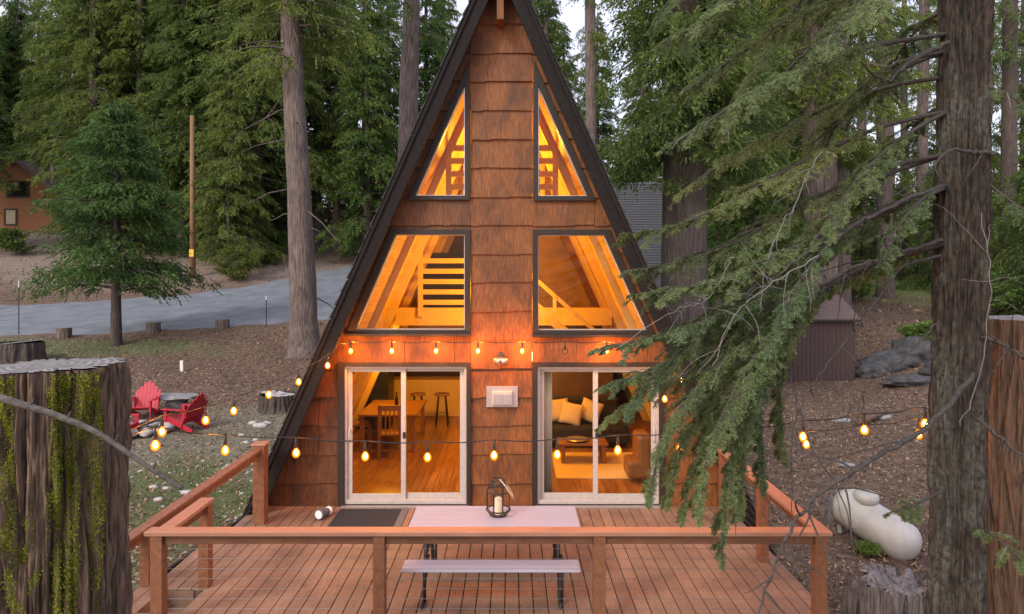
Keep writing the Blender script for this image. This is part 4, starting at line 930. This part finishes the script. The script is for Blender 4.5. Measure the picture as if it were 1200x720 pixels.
for (px, D, k, s) in L1:
    pt_, h = protos[k]
    o = pt_ if k not in used else copy_tree(pt_); used.add(k)
    D = D if D > 45 or px > 570 or px < -400 else (46 + (D-30)*.35)
    if px < 420 and on_road(at(px, D), D): D += 9
    if -40 < px < 78 and D < 66: D = 68+D*.25
    x = at(px, D); o.location = (x, D, gz(x, D)-.3); o.scale = (s*rf.uniform(.9,1.1),)*2+(s,); o.rotation_euler = (0,0,rf.uniform(0,6.28))
    zone = next(z_ for lim, z_ in ((95,'above the orange brown house'),(232,'behind the small fir'),(345,'near the utility pole'),(570,'between the tall bare trunk and the left roof slope'),(720,'beside the right roof slope'),(860,'behind the massive dark trunk'),(1000,'behind the brown shed'),(1090,'in the gap left of the near trunk'),(9999,'right of the near trunk')) if px < lim)
    side = 'left of the cabin' if px < 570 else 'right of the cabin'
    o['label'] = ('far ' if D > 64 else '')+kinds[k].replace(' in the forest','').replace(' at the forest edge','')+' '+zone; o['group'] = kinds[k].split(' in ')[0].split(' at ')[0]+'s '+side; o['category'] = 'tree'
# shrubs
def shrub(px, py, h, w, label, leaf='leaf_light', seed=0):
    g_ = G(px, py); t = thing('shrub', g_, label, 'shrub')
    v, wood = crown_mesh(seed=seed, h=h, zb=.05, Rm=w, nb=60, per=22, K_=8, bl=.13*min(1,h*1.2+.15), bw=.035*min(1,h*1.2+.1), droop=-.1, rise=.5, expo=.4, sl=.28*min(1,h+.2))
    npmesh('foliage', v, np.arange(len(v)).reshape(-1,4), M[leaf], t, True); wood.tube([(0,0,-.1),(0,0,h*.6)], [.04,.015], 6).build('stem', M['twig'], t, local=True)
shrub(318,302,1.9,1.3,'light green bush on the bank left of the tall trunk',seed=60); shrub(443,300,2.2,1.6,'light green bush at the left roof edge beyond the road',seed=61)
shrub(18,300,1.6,1.2,'small green bush before the brown house',seed=62); shrub(1140,375,1.8,2.0,'bright green bush behind the near trunk at right',seed=63); shrub(1195,372,1.6,1.8,'bright green bush at the right picture edge',seed=64)
shrub(278,330,2.6,1.4,'tall loose green bush behind the utility pole','leaf_cedar',seed=65); shrub(1000,352,1.2,1.2,'small bright bush right behind the shed',seed=66)
shrub(1016,652,.16,.13,'small green sprig growing beside the white tank','leaf_light',seed=67); shrub(1122,700,.14,.12,'small sprig at the foot of the near trunk','leaf_light',seed=68); shrub(1085,415,1.0,.9,'pale green shrub in front of the dark boulders','leaf_light',seed=69)

# ---------------------------------------------------------------- the near fir with drooping boughs
rgN = np.random.default_rng(5)
T9D = 5.3
tb = P(1122,720,T9D); nt_ = thing('fir_tree', (tb.x, T9D, -1.6), 'near fir with a mossy trunk and drooping boughs over the deck', 'tree')
barkcyl('trunk', P(1121,0,T9D).x-.05, T9D, -1.7, 8.5, .182, .145, (.17,.0), .075, M['near_bark'], nt_, 12, 240, 620, 10, .03, zf=3.2)
def needles(segs, rng, sp=.0115, ln=.027, w=.0036):
    """segs: list of (a,b,nrm) ; two rows of needles along each twiglet"""
    A = np.array([s_[0] for s_ in segs]); B = np.array([s_[1] for s_ in segs]); N = np.array([s_[2] for s_ in segs])
    Ls = np.linalg.norm(B-A, axis=1); cnt = np.maximum(2, (Ls/sp).astype(int)); idx = np.repeat(np.arange(len(A)), cnt)
    st_ = np.concatenate([np.arange(c) for c in cnt])/np.repeat(cnt, cnt)
    T = ((B-A)/(Ls[:,None]+1e-9))[idx]; n_ = N[idx]; sd__ = np.cross(T, n_); sd__ /= np.linalg.norm(sd__, axis=1, keepdims=True)+1e-9
    pos = A[idx]+(B-A)[idx]*st_[:,None]; out_ = []
    for sgn in (-1, 1):
        d = T*.62+sd__*sgn*.75+n_*rng.normal(.05,.25,len(idx))[:,None]+rng.normal(0,.12,(len(idx),3)); d /= np.linalg.norm(d, axis=1, keepdims=True)
        L = ln*rng.uniform(.7,1.2,len(idx))*(1-.35*st_); wv = np.cross(d, n_+rng.normal(0,.4,(len(idx),3))); wv /= np.linalg.norm(wv, axis=1, keepdims=True)+1e-9
        out_.append(np.stack([pos-wv*w, pos+wv*w, pos+d*L[:,None]], 1))
    return np.concatenate(out_).reshape(-1,3)
def bough(path, r0, seed, side=.7, dens=1.0, wood_m='twig_dark', sub_droop=.34, start=.15, name='bough', pale=.25):
    rng = np.random.default_rng(seed); pts = [np.array(p) for p in spline(path, 8)]; n = len(pts)
    L = sum(np.linalg.norm(pts[i+1]-pts[i]) for i in range(n-1)); w = MB(); w.tube(pts, list(np.linspace(r0, .004, n)), 6)
    seg = []; pw = MB(); k = 0; dacc = 0.
    for i in range(1, n):
        t = i/(n-1); sl_n = np.linalg.norm(pts[i]-pts[i-1]); dacc += sl_n
        T = pts[i]-pts[i-1]; T /= np.linalg.norm(T)+1e-9
        if t < start: dacc = 0; continue
        while dacc > .05/dens:
            dacc -= .05/dens; k += 1; u = rng.uniform(0,1); p = pts[i-1]*(1-u)+pts[i]*u
            sd_v = np.cross(T, [0,0,1]); sd_v /= np.linalg.norm(sd_v)+1e-9; sg = 1 if k%2 else -1
            ll = side*1.25*(.35+.75*rng.uniform())*math.sqrt(max(.08, 1-t*.85))*min(1, .5+(t-start)*3)
            d0 = T*rng.uniform(.5,.9)+sd_v*sg*rng.uniform(.4,1.0)+np.array([-.12,0,rng.uniform(-.3,.25)]); d0 /= np.linalg.norm(d0)
            m_ = 9; q = [p]
            for s_ in range(m_):
                f_ = (s_+1)/m_; d = d0+np.array([0,0,-sub_droop*2.2*f_*f_])+rng.normal(0,.05,3); d /= np.linalg.norm(d); q.append(q[-1]+d*ll/m_)
            w.m = 1 if rng.uniform() < pale else 0; w.tube(q, list(np.linspace(.0055,.0016,m_+1)), 4, False)
            if rng.uniform() < .07: continue            # a bare twig
            for s_ in range(2, m_+1):
                a = q[s_-1]; b = q[s_]; T2 = (b-a)/np.linalg.norm(b-a); up = np.cross(T2, np.cross([0,0,1.], T2)); up = up+rng.normal(0,.25,3); up /= np.linalg.norm(up)+1e-9
                seg.append((a, b, up))
                for _ in range(1 if rng.uniform() < .35 else 2):
                    for sg2 in (-1,1):
                        s2 = np.cross(T2, up); a2 = a+(b-a)*rng.uniform(0,1); l3 = ll*.36*rng.uniform(.4,1.3)*(1.15-s_/m_*.7)
                        d3 = T2*.7+s2*sg2*.75+np.array([0,0,-.25*rng.uniform(0,1.4)]); d3 /= np.linalg.norm(d3); mid = a2+d3*l3*.55
                        d4 = d3+np.array([0,0,-.35]); d4 /= np.linalg.norm(d4); e = mid+d4*l3*.45
                        seg.append((a2, mid, up)); seg.append((mid, e, up))
    v = needles(seg, rng)
    b_ = w.build(name, [M[wood_m], M['twig_pale']], nt_, smooth=True)
    f = npmesh('needles', v, np.arange(len(v)).reshape(-1,3), M['leaf_near'], b_); f['kind'] = 'stuff'
    return b_
BO = [
 ([(1110,-90,5.3),(1010,-80,5.0),(920,-40,4.8),(850,10,4.7),(790,45,4.7)], .55),
 ([(1110,-20,5.3),(1020,-10,5.3),(930,25,5.4),(850,75,5.4),(800,110,5.4)], .5),
 ([(1110,40,5.3),(1020,55,5.0),(930,85,4.8),(850,130,4.7),(795,165,4.7)], .5),
 ([(1110,90,5.3),(1030,105,5.6),(940,140,5.8),(860,185,5.9),(800,225,5.9)], .48),
 ([(1112,130,5.3),(1030,150,5.1),(940,190,5.0),(850,240,4.9),(790,265,4.9),(735,275,4.9)], .42),
 ([(1112,180,5.3),(1030,200,5.2),(940,240,5.1),(860,285,5.0),(800,305,5.0),(742,318,5.0)], .42),
 ([(1112,218,5.3),(1020,255,5.0),(930,290,4.8),(850,325,4.7),(790,340,4.7),(745,346,4.7)], .38),
 ([(1110,-200,5.3),(1000,-170,5.9),(890,-110,6.2),(820,-40,6.3),(775,20,6.3)], .7),
 ([(1110,-120,5.3),(1020,-80,5.9),(940,0,6.3),(880,90,6.4),(850,160,6.4)], .5),
 ([(1112,218,5.3),(1010,262,5.0),(920,330,4.8),(840,370,4.7),(770,395,4.7),(703,410,4.7)], .36),
 ([(1112,218,5.3),(1010,262,5.5),(920,340,5.6),(840,400,5.6),(770,430,5.6),(708,455,5.6)], .36),
 ([(1112,285,5.3),(1010,315,5.6),(910,375,5.8),(820,430,5.9),(750,465,5.9),(704,500,5.9)], .36),
 ([(1112,285,5.3),(1000,318,5.0),(900,380,4.8),(820,450,4.7),(780,515,4.7),(762,570,4.7)], .38),
 ([(1112,218,5.3),(1000,265,5.4),(900,370,5.6),(840,470,5.7),(812,550,5.7),(798,606,5.7)], .36),
 ([(1110,285,5.3),(1000,318,5.0),(910,410,4.8),(865,510,4.7),(850,590,4.7),(845,652,4.7)], .34),
 ([(1110,285,5.3),(1000,318,5.3),(920,400,5.3),(875,480,5.3),(868,560,5.3),(862,610,5.3)], .32),
 ([(1112,218,5.3),(1000,265,4.7),(930,340,4.5),(895,420,4.5),(885,480,4.5)], .34),
 ([(1110,218,5.3),(1000,262,5.7),(920,350,5.9),(860,440,6.0),(830,520,6.0)], .40),
 ([(1112,60,5.3),(1060,80,5.6),(1010,120,5.8),(960,170,6.0),(930,230,6.0)], .40),
 ([(1112,130,5.3),(1060,160,5.0),(1010,205,4.8),(970,260,4.7),(935,310,4.7)], .36),
 ([(1112,285,5.3),(1060,298,5.3),(1010,320,5.4),(960,345,5.5),(925,375,5.5)], .30),
 ([(1112,218,5.3),(1070,232,5.6),(1030,255,5.9),(990,285,6.0),(960,310,6.0)], .34),
 ([(1112,-40,5.3),(1070,-30,4.8),(1020,0,4.6),(970,45,4.5),(930,90,4.5)], .42),
 ([(1112,218,5.3),(1000,262,5.2),(880,340,5.1),(800,410,5.0),(760,450,5.0),(738,480,5.0)], .38),
 ([(1112,285,5.3),(1000,318,5.5),(890,400,5.6),(830,470,5.6),(795,530,5.6),(782,585,5.6)], .38),
 ([(1112,285,5.3),(1000,318,4.9),(900,400,4.6),(850,480,4.5),(825,550,4.5),(818,600,4.5)], .36),
 ([(1112,218,5.3),(1000,265,5.2),(910,350,5.2),(880,430,5.2),(888,500,5.2),(892,560,5.2)], .36),
 ([(1112,218,5.3),(1000,265,5.0),(900,340,4.9),(850,410,4.9),(830,470,4.9),(812,500,4.9)], .40),
 ([(1112,285,5.3),(1010,315,5.9),(930,380,6.0),(890,440,6.0),(860,500,6.0),(870,590,6.0)], .36),
 ([(1112,180,5.3),(1010,220,5.4),(920,300,5.5),(850,370,5.5),(790,420,5.5),(745,445,5.5)], .38),
 ([(1112,120,5.3),(1080,140,5.6),(1050,175,5.9),(1020,215,6.1)], .32),
 ([(1112,218,5.3),(1080,235,4.9),(1050,270,4.7),(1035,310,4.6)], .26),
 ([(1112,285,5.3),(1070,298,5.7),(1030,315,6.0),(1000,330,6.2),(985,338,6.2)], .26),
 ([(1112,60,5.3),(1050,75,5.3),(1000,110,5.3),(960,150,5.3)], .36),
 ([(1112,218,5.3),(1040,250,5.9),(980,290,6.3),(940,320,6.5),(915,340,6.5)], .36),
 ([(1112,10,5.3),(1080,30,6.0),(1050,70,6.5),(1040,120,6.7)], .36),
 ([(1112,285,5.3),(1010,315,5.2),(940,370,5.2),(915,430,5.2),(912,500,5.2),(918,535,5.2)], .28),
 ([(1112,-160,5.3),(1030,-150,5.2),(940,-90,5.0),(870,-30,5.0),(830,30,5.0)], .60),
]
for i, (p, sd2) in enumerate(BO):
    bough([P(*q) for q in p], .019, 100+i, sd2, 1.4, start=.22 if i < 9 else (.34 if i < 18 else .25), pale=.16)
# small green sprays on the trunk's right side
for i, p in enumerate([[(1140,100,5.3),(1180,110,5.0),(1230,150,4.8)], [(1140,200,5.3),(1190,240,5.0),(1240,270,4.9)], [(1135,620,5.2),(1160,625,4.9),(1200,660,4.6)], [(1140,-40,5.3),(1190,-30,5.0),(1260,10,4.8)], [(1105,575,5.1),(1075,590,4.9),(1050,600,4.8)]]):
    bough([P(*q) for q in p], .012, 150+i, .26 if i != 3 else .4, .9, start=.35)
def dead(path, r0, seed, k=5, mat='twig_dark', tl=.5):
    rng = np.random.default_rng(seed); pts = spline([P(*q) for q in path], 8); n = len(pts); w = MB()
    jit = [Vector(p)+Vector(rng.normal(0,.006,3)) for p in pts]
    if mat == 'twig_pale': r0 *= .4
    w.tube(jit, list(np.linspace(r0, max(.0025,r0*.25), n)), 7)
    for i in range(k):
        j = int(rng.uniform(.15,.95)*(n-1)); T = (jit[min(j+1,n-1)]-jit[max(j-1,0)]).normalized(); d = (T*.6+Vector(rng.normal(0,.7,3))).normalized(); l = tl*rng.uniform(.3,1.1)
        q = [jit[j]]; 
        for s_ in range(6): d = (d+Vector(rng.normal(0,.16,3))+Vector((0,0,-.12))).normalized(); q.append(q[-1]+d*l/6)
        w.tube(q, list(np.linspace(r0*.3+.0012, .0012, 7)), 5)
    w.build('dead_branch', M[mat], nt_, smooth=True)
dead([(1108,218,5.2),(1060,235,4.9),(1000,265,4.7),(940,300,4.6),(890,340,4.5)], .02, 1, 9)
dead([(1105,282,5.2),(1050,298,4.9),(1000,315,4.7),(950,345,4.6),(915,395,4.5)], .018, 2, 9)
dead([(1100,300,5.2),(1060,312,5.0),(1030,350,4.8),(1000,390,4.7),(960,440,4.6),(930,500,4.6),(928,600,4.6)], .012, 3, 8)
dead([(1140,440,5.0),(1085,500,4.4),(1010,545,4.1),(950,590,4.0),(915,645,3.9),(885,735,3.8)], .020, 4, 12)
dead([(1112,50,5.2),(1070,70,5.0),(1040,95,4.9),(1010,75,4.8)], .022, 5, 5)
dead([(1010,-30,4.8),(990,30,4.8),(945,60,4.8),(905,100,4.8)], .018, 6, 6)
dead([(1165,180,5.1),(1140,178,5.0),(1110,180,4.8),(1060,230,4.7)], .02, 7, 4)
dead([(1150,395,5.0),(1185,410,4.7),(1230,450,4.5)], .018, 8, 6)
dead([(1145,490,5.0),(1180,520,4.7),(1240,560,4.5)], .014, 9, 6)
#dead([(1110,440,5.0),(1085,520,4.6),(1065,620,4.4),(1050,740,4.3)], .009, 10, 6, 'twig_pale')
#dead([(1115,430,5.0),(1130,530,4.6),(1160,640,4.4),(1200,740,4.3)], .012, 11, 8, 'twig_pale')
dead([(925,440,4.6),(950,520,4.5),(985,580,4.4),(1000,640,4.4)], .007, 12, 4)
dead([(1095,380,5.0),(1060,420,4.9),(1020,450,4.8),(985,500,4.8)], .009, 13, 5)
dead([(860,300,4.6),(830,350,4.6),(790,365,4.6),(720,410,4.6)], .009, 14, 10, 'twig_pale', .35)
dead([(960,300,4.5),(900,335,4.4),(860,370,4.4),(835,430,4.4)], .010, 15, 12, 'twig_pale', .4)
#dead([(1000,240,4.6),(940,255,4.5),(880,240,4.5),(800,255,4.5)], .010, 16, 10, 'twig_pale', .35)
dead([(960,180,4.7),(930,240,4.6),(900,300,4.6),(890,370,4.6)], .008, 17, 10, 'twig_pale', .4)
dead([(1125,500,5.0),(1150,430,4.9),(1160,330,4.9),(1150,250,5.0)], .010, 18, 5, 'twig_pale')
# bare stick in front of the left stump
mb = MB(); pth = spline([P(-140,415,3.2),P(0,466,3.25),P(60,485,3.3),P(115,508,3.35),P(170,545,3.4),P(214,573,3.45)], 6)
mb.tube(pth, list(np.linspace(.020,.010,len(pth))), 8)
for j in (9,14,20,25): mb.tube([pth[j], pth[j]+Vector((.02,-.01,.03)), pth[j]+Vector((.03,-.02,.045))], [.006,.004,.002], 5)
tag(mb.build('bare_branch', M['twig'], smooth=True), 'bare grey stick crossing in front of the mossy stump', 'branch')

# ---------------------------------------------------------------- yard things, left
def adirondack(g_, rz, label, s=1.0):
    t = thing('adirondack_chair', g_, label, 'chair', 'red adirondack chairs round the fire pit', rz); t.scale = (s,s,s)
    seat = MB()                                    # faces -y
    for k in range(6):
        y = -.30+k*.095; z = .36-(k*.028); seat.box((-.26,y,z-.02),(.26,y+.085,z))
    seat.build('seat', M['red'], t, local=True, bevel=.004)
    bk = MB(); Mr = Matrix.Translation((0,.24,.2))@Matrix.Rotation(R(-24),4,'X')
    for k in range(7):
        x = -.27+k*.09; hh = .80-.10*abs(k-3)**1.5*.55; bk.prism([(x-.042+.0,0),(x+.042,0),(x+.045,hh-.03),(x+.02,hh),(x-.02,hh),(x-.045,hh-.03)], 0, .02)
    bk.box((-.3,.021,.15),(.3,.04,.22)); bk.box((-.3,.021,.5),(.3,.04,.56))
    bk.v = [tuple(Mr@Vector(v)) for v in bk.v]; bk.build('backrest', M['red'], t, local=True, bevel=.003)
    for sx in (-1,1):
        MB().box((sx*.33-.06,-.34,.52),(sx*.33+.06,.30,.545)).build('armrest', M['red'], t, local=True, bevel=.01)
        MB().bar((sx*.29,-.28,0),(sx*.29,-.28,.52),.03,.09,(0,1,0)).build('leg', M['red'], t, local=True, bevel=.003)
        MB().bar((sx*.27,-.30,.31),(sx*.27,.52,.02),.03,.11).build('leg', M['red'], t, local=True, bevel=.003)
        MB().bar((sx*.30,.20,.1),(sx*.30,.33,.55),.03,.06,(0,1,0)).build('arm_support', M['red'], t, local=True)
adirondack(G(167,492), R(10), 'red slatted garden chair facing the camera by the fire pit', 1.0)
adirondack(G(215,503), R(-108), 'red slatted garden chair seen from the side, right of the fire pit', 1.0)
adirondack(G(140,517), R(100), 'red slatted garden chair half hidden by the big stump', 1.0)
fp = G(172,508); t = thing('fire_pit', fp, 'ring of pale stones round a dark fire pit', 'fire pit')
mb = MB()
for k in range(11):
    a_ = R(33*k); mb2 = MB(); rock(mb2, (.5*math.cos(a_), .5*math.sin(a_), .1), random.uniform(.13,.19), seed=k+80, n=2); mb2.build('stone', M['stone_pale'], t, smooth=True, local=True)
MB().cyl((0,0,.01),.4,.05,20).build('ash_bed', M['dark'], t, local=True)
MB().tube([(-.3,-.1,.15),(.25,.15,.3)], .05, 8).build('log', M['twig'], t, local=True)
g_ = G(207,482); t = thing('stone_slab', g_, 'flat grey stone slab table behind the red chairs', 'slab'); mb = MB(); rock(mb, (0,0,.38), .62, (1.1,.7,.12), 91, 3); mb.build('top', M['stone'], t, smooth=True, local=True); mb = MB(); rock(mb,(0,0,.15),.3,(1,1,.7),92,2); mb.build('base', M['stone'], t, smooth=True, local=True)
for i, (px, py, r_) in enumerate(((308,478,.10),(305,500,.16),(296,497,.1),(288,520,.07),(283,512,.08),(300,516,.06),(180,572,.07),(219,580,.1),(195,575,.07),(186,588,.08),(268,548,.06),(313,497,.1),(262,560,.05),(240,590,.06))):
    g_ = G(px, py); mb = MB(); rock(mb, (0,0,0), r_, (1.2,1,.65), i+30, 2); o = mb.build('stone', M['stone_pale'], smooth=True, loc=g_); o['category'] = 'stone'; o['group'] = 'loose pale stones left of the cabin'; o['label'] = 'pale stone lying on the ground left of the cabin'
def stake(px, py, h, label, col, cap, r=.02):
    g_ = G(px, py); t = thing('marker_stake', g_, label, 'stake'); MB().cyl((0,0,-.05), r, h, 8).build('rod', M[col], t, local=True); MB().cyl((0,0,h-.05), r*1.25, h*.13, 8).build('cap', M[cap], t, local=True)
stake(22,393,2.0,'thin black roadside stake with a pale tip at far left','black','white'); stake(312,383,1.15,'thin black roadside stake left of the tall trunk','black','white')
g_ = G(213,435); tag(MB().box((-.05,-.03,-.05),(.05,.03,.35)).build('marker_post', M['white'], loc=g_, bevel=.006), 'short white marker post on the brown bank', 'post')
# utility pole and wires
up = G(226,326); t = thing('utility_pole', up, 'brown wooden utility pole with a yellow tag beyond the road', 'pole')
MB().tube([(0,0,-.3),(-.05,0,10.0)], [.17,.12], 12).build('shaft', M['pole'], t, smooth=True, local=True); MB().box((-.14,-.2,1.3),(.14,-.165,1.75)).build('tag', M['yellow'], t, local=True)
pz = Vector((up.x, up.y, up.z+9.3))
wr = thing('overhead_wires', pz, 'thin dark overhead wires running through the trees at upper left', 'wires')
for (e, dz, dx) in ((P(-250,90,34),0,-.9), (P(-250,142,34),-1.6,.0)):
    a_ = pz+Vector((dx,0,dz)); MB().tube([a_.lerp(e, u)+Vector((0,0,-3.2*u*(1-u))) for u in np.linspace(0,1,17)], .012, 5).build('wire', M['black'], wr)
MB().tube([pz.lerp(P(470,225,38), u)+Vector((0,0,-4*u*(1-u)-1.2*(1-u))) for u in np.linspace(0,1,17)], .012, 5).build('wire', M['black'], wr)
# brown house far left
hx, hy = at(20,54), 54; hz_ = P(0,276,54).z
hs = thing('house', (hx, hy, hz_), 'orange brown house with a dark roof among the trees at far left', 'house')
MB().prism([(-7,-1),(3.4,-1),(3.4,3.2),(.4,5.6),(-7,5.6)], 0, 7).build('wall', M['house'], hs, local=True)
MB().prism([(-7.6,5.4),(-7.6,5.7),(.5,5.95),(4.4,2.8),(4.2,2.55),(.4,5.66)], -.7, 7.6).build('roof', M['shed_roof'], hs, local=True)
for (x0, x1, z0, z1) in ((-.7,.9,3.1,4.2),(-3.6,-2.3,3.0,4.3),(-.9,-.1,.9,2.0)):
    w_ = MB().ring([(x0-.12,z0-.12),(x1+.12,z0-.12),(x1+.12,z1+.12),(x0-.12,z1+.12)], [(x0,z0),(x1,z0),(x1,z1),(x0,z1)], -.06, .05).build('window', M['trim'], hs, local=True); MB().box((x0,-.02,z0),(x1,.02,z1)).build('pane', M['bottle'], w_)
MB().cyl((2.2,1.0,3.8),.22,4.4,12).build('chimney', M['metal'], hs, local=True); 
# grey roofed neighbour on the right behind the cabin
ng = thing('house', (at(745,27), 27, gz(at(745,27),27)), 'neighbouring house with a steep grey shingle roof right of the cabin', 'house')
zr = P(0,203,27).z-ng.location.z
def npr(z0, z1, y0, y1, x0, x1, name, mat): 
    MB().add([(x0,y0,z0),(x1,y0,z0),(x1,y1,z1),(x0,y1,z1),(x0,y0+.25,z0),(x1,y0+.25,z0),(x1,y1+.25,z1),(x0,y1+.25,z1)], [(0,1,2,3),(7,6,5,4),(0,4,5,1),(1,5,6,2),(2,6,7,3),(3,7,4,0)]).build(name, mat, ng, local=True)
mb = MB(); n = 62
for k in range(n):
    u0, u1 = k/n, (k+1)/n; z0, z1 = -.3+(zr+.3)*u0, -.3+(zr+.3)*u1; y0, y1 = 2.6*u0, 2.6*u1
    mb.add([(-6,y0-.03,z0),(2.2,y0-.03,z0),(2.2,y1+.01,z1),(-6,y1+.01,z1),(-6,y0+.2,z0),(2.2,y0+.2,z0),(2.2,y1+.2,z1),(-6,y1+.2,z1)], [(0,1,2,3),(7,6,5,4),(0,4,5,1),(1,5,6,2),(2,6,7,3),(3,7,4,0)])
mb.build('roof', M['grey_roof'], ng, local=True)
MB().add([(-5.8,.4,0),(2.1,.4,0),(2.1,5,0),(-5.8,5,0),(-5.8,2.65,zr-.25),(2.1,2.65,zr-.25)], [(0,3,2,1),(0,1,5,4),(3,4,5,2),(0,4,3),(1,2,5)]).build('wall', M['shed'], ng, local=True)
MB().add([(-6,5.4,-.3),(2.2,5.4,-.3),(2.2,2.85,zr),(-6,2.85,zr),(-6,5.2,-.3),(2.2,5.2,-.3),(2.2,2.7,zr),(-6,2.7,zr)], [(0,1,2,3),(7,6,5,4),(0,4,5,1),(1,5,6,2),(2,6,7,3),(3,7,4,0)]).build('roof', M['grey_roof'], ng, local=True)

# ---------------------------------------------------------------- shed, rocks, tank
sx0, sx1, sy = at(893,23), at(1002,23), 23; sz = P(0,447,23).z
sh = thing('shed', ((sx0+sx1)/2, sy, sz), 'small dark brown shed with a shingle roof at right', 'shed')
sh.location.z = sz; hw_ = (sx1-sx0)/2+.0
wb_ = MB(); wb_.box((-hw_,0,.02),(hw_,2.6,2.1))
for k in range(22): x = -hw_+.06+k*(2*hw_-.1)/21; wb_.box((x-.012,-.012,.05),(x+.012,-.001,2.08))
wb_.build('wall', M['shed'], sh, local=True)
mb = MB(); 
for k in range(7):
    u0, u1 = k/7, (k+1)/7; y0, y1 = -.18+1.5*u0, -.18+1.5*u1; z0, z1 = 2.08+.78*u0, 2.08+.78*u1
    mb.add([(-hw_-.1,y0,z0),(hw_+.1,y0,z0),(hw_+.1,y1,z1),(-hw_-.1,y1,z1),(-hw_-.1,y0+.01,z0+.05),(hw_+.1,y0+.01,z0+.05),(hw_+.1,y1,z1+.03),(-hw_-.1,y1,z1+.03)], [(3,2,1,0),(4,5,6,7),(0,1,5,4),(1,2,6,5),(2,3,7,6),(3,0,4,7)])
mb.add([(-hw_-.1,1.32,2.86),(hw_+.1,1.32,2.86),(hw_+.1,2.8,2.05),(-hw_-.1,2.8,2.05),(-hw_-.1,1.32,2.91),(hw_+.1,1.32,2.91),(hw_+.1,2.8,2.1),(-hw_-.1,2.8,2.1)], [(3,2,1,0),(4,5,6,7),(0,1,5,4),(1,2,6,5),(2,3,7,6),(3,0,4,7)])
mb.build('roof', M['shed_roof'], sh, local=True)
MB().prism([(-hw_-.11,2.02),(hw_+.11,2.02),(hw_+.11,2.09),(-hw_-.11,2.09)], -.2,-.17).build('fascia', M['trim'], sh, local=True)
mb = MB(); 
for k in range(9): mb.box((-hw_+k*.36,-.02,-.16+random.uniform(0,.02)),(-hw_+k*.36+.3,.22,.0))
mb.build('foundation_block', M['stone'], sh, local=True)
rs = [(1040,432,.75,(1.5,.9,.75)),(1075,420,.85,(1.2,.9,.9)),(1020,440,.55,(1.2,.8,.6)),(1105,440,.65,(1.3,1,.6)),(1062,452,.6,(1.6,.8,.45))]
ls = ['large dark boulder right of the shed','tallest dark boulder behind the others right of the shed','small dark boulder nearest the shed wall','dark boulder half behind the near trunk','low flat dark boulder in front of the boulder pile']
for i, ((px, py, r_, sq), l) in enumerate(zip(rs, ls)):
    g_ = G(px, py); mb = MB(); rock(mb, (0,0,r_*.2), r_*.8, sq, 120+i, 4); tag(mb.build('boulder', M['stone_dark'], smooth=True, loc=g_), l, 'boulder', 'dark boulders right of the shed')
for i, (px, py, r_, l) in enumerate(((985,494,.18,'flat pale rock lying in the duff by the hanging bulbs'),(1030,490,.2,'reddish rock left of the near trunk'),(990,547,.13,'flat sandy stone in front of the shed slope'))):
    g_ = G(px, py); mb = MB(); rock(mb, (0,0,.02), r_, (1.6,1,.35), 140+i, 3); tag(mb.build('stone', M['stone'], smooth=True, loc=g_), l, 'stone')
mb = MB(); g1, g2 = G(1038,488), G(1005,500); mb.tube([g1+Vector((0,0,.08)), g1.lerp(g2,.5)+Vector((0,0,.12)), g2+Vector((0,0,.06))], [.07,.09,.04], 8); tag(mb.build('fallen_log', M['bark_red'], smooth=True), 'short fallen log on the slope right of the deck', 'log')
# propane tank: axis runs from back left to front right
ax = Vector((.56,-.72,-.36)).normalized(); Lt = .92; c0 = P(1025,614,11.4)
rt_ = .325; prof = []
for k in range(9): a_ = R(90*k/8); prof.append((max(.004, rt_*math.sin(a_)), -Lt/2+(-.27*math.cos(a_))))
for k in range(9): a_ = R(90-90*k/8); prof.append((max(.004, rt_*math.sin(a_)), Lt/2+(.27*math.cos(a_))))
Mq = ax.to_track_quat('Z','X').to_matrix(); tk_ = thing('propane_tank', (c0.x, c0.y, gz(c0.x,c0.y)), 'white propane tank with a domed lid lying on the slope', 'tank')
MB().lathe(prof, c0, 40, Mq).build('body', M['tank'], tk_, smooth=True)
dm_ = c0-ax*.16+Vector((0,0,rt_-.06)); MB().lathe([(.2,0),(.205,.11),(.2,.135),(.17,.165),(.10,.18),(.03,.183)], dm_, 28).build('lid', M['tank'], tk_, smooth=True)
MB().lathe([(.203,.075),(.213,.085),(.203,.095)], dm_, 28).build('lid_rim', M['tank'], tk_)
vp_ = c0-ax*.66+Vector((0,0,rt_-.02)); MB().cyl(vp_, .018, .07, 8).build('valve', M['metal'], tk_)
MB().tube([c0-ax*.8+Vector((-.05,-.15,.1)), c0-ax*.78+Vector((-.2,-.36,-.0)), c0-ax*.75+Vector((-.26,-.4,-.3))], .014, 6).build('pipe', M['mat_edge'], tk_)
for s in (-.55,.55):
    q = c0+ax*s; side_ = ax.cross(Vector((0,0,1))).normalized(); MB().bar(q+side_*.17-Vector((0,0,.40)), q-side_*.17-Vector((0,0,.40)), .07, .14).build('foot', M['stone'], tk_)
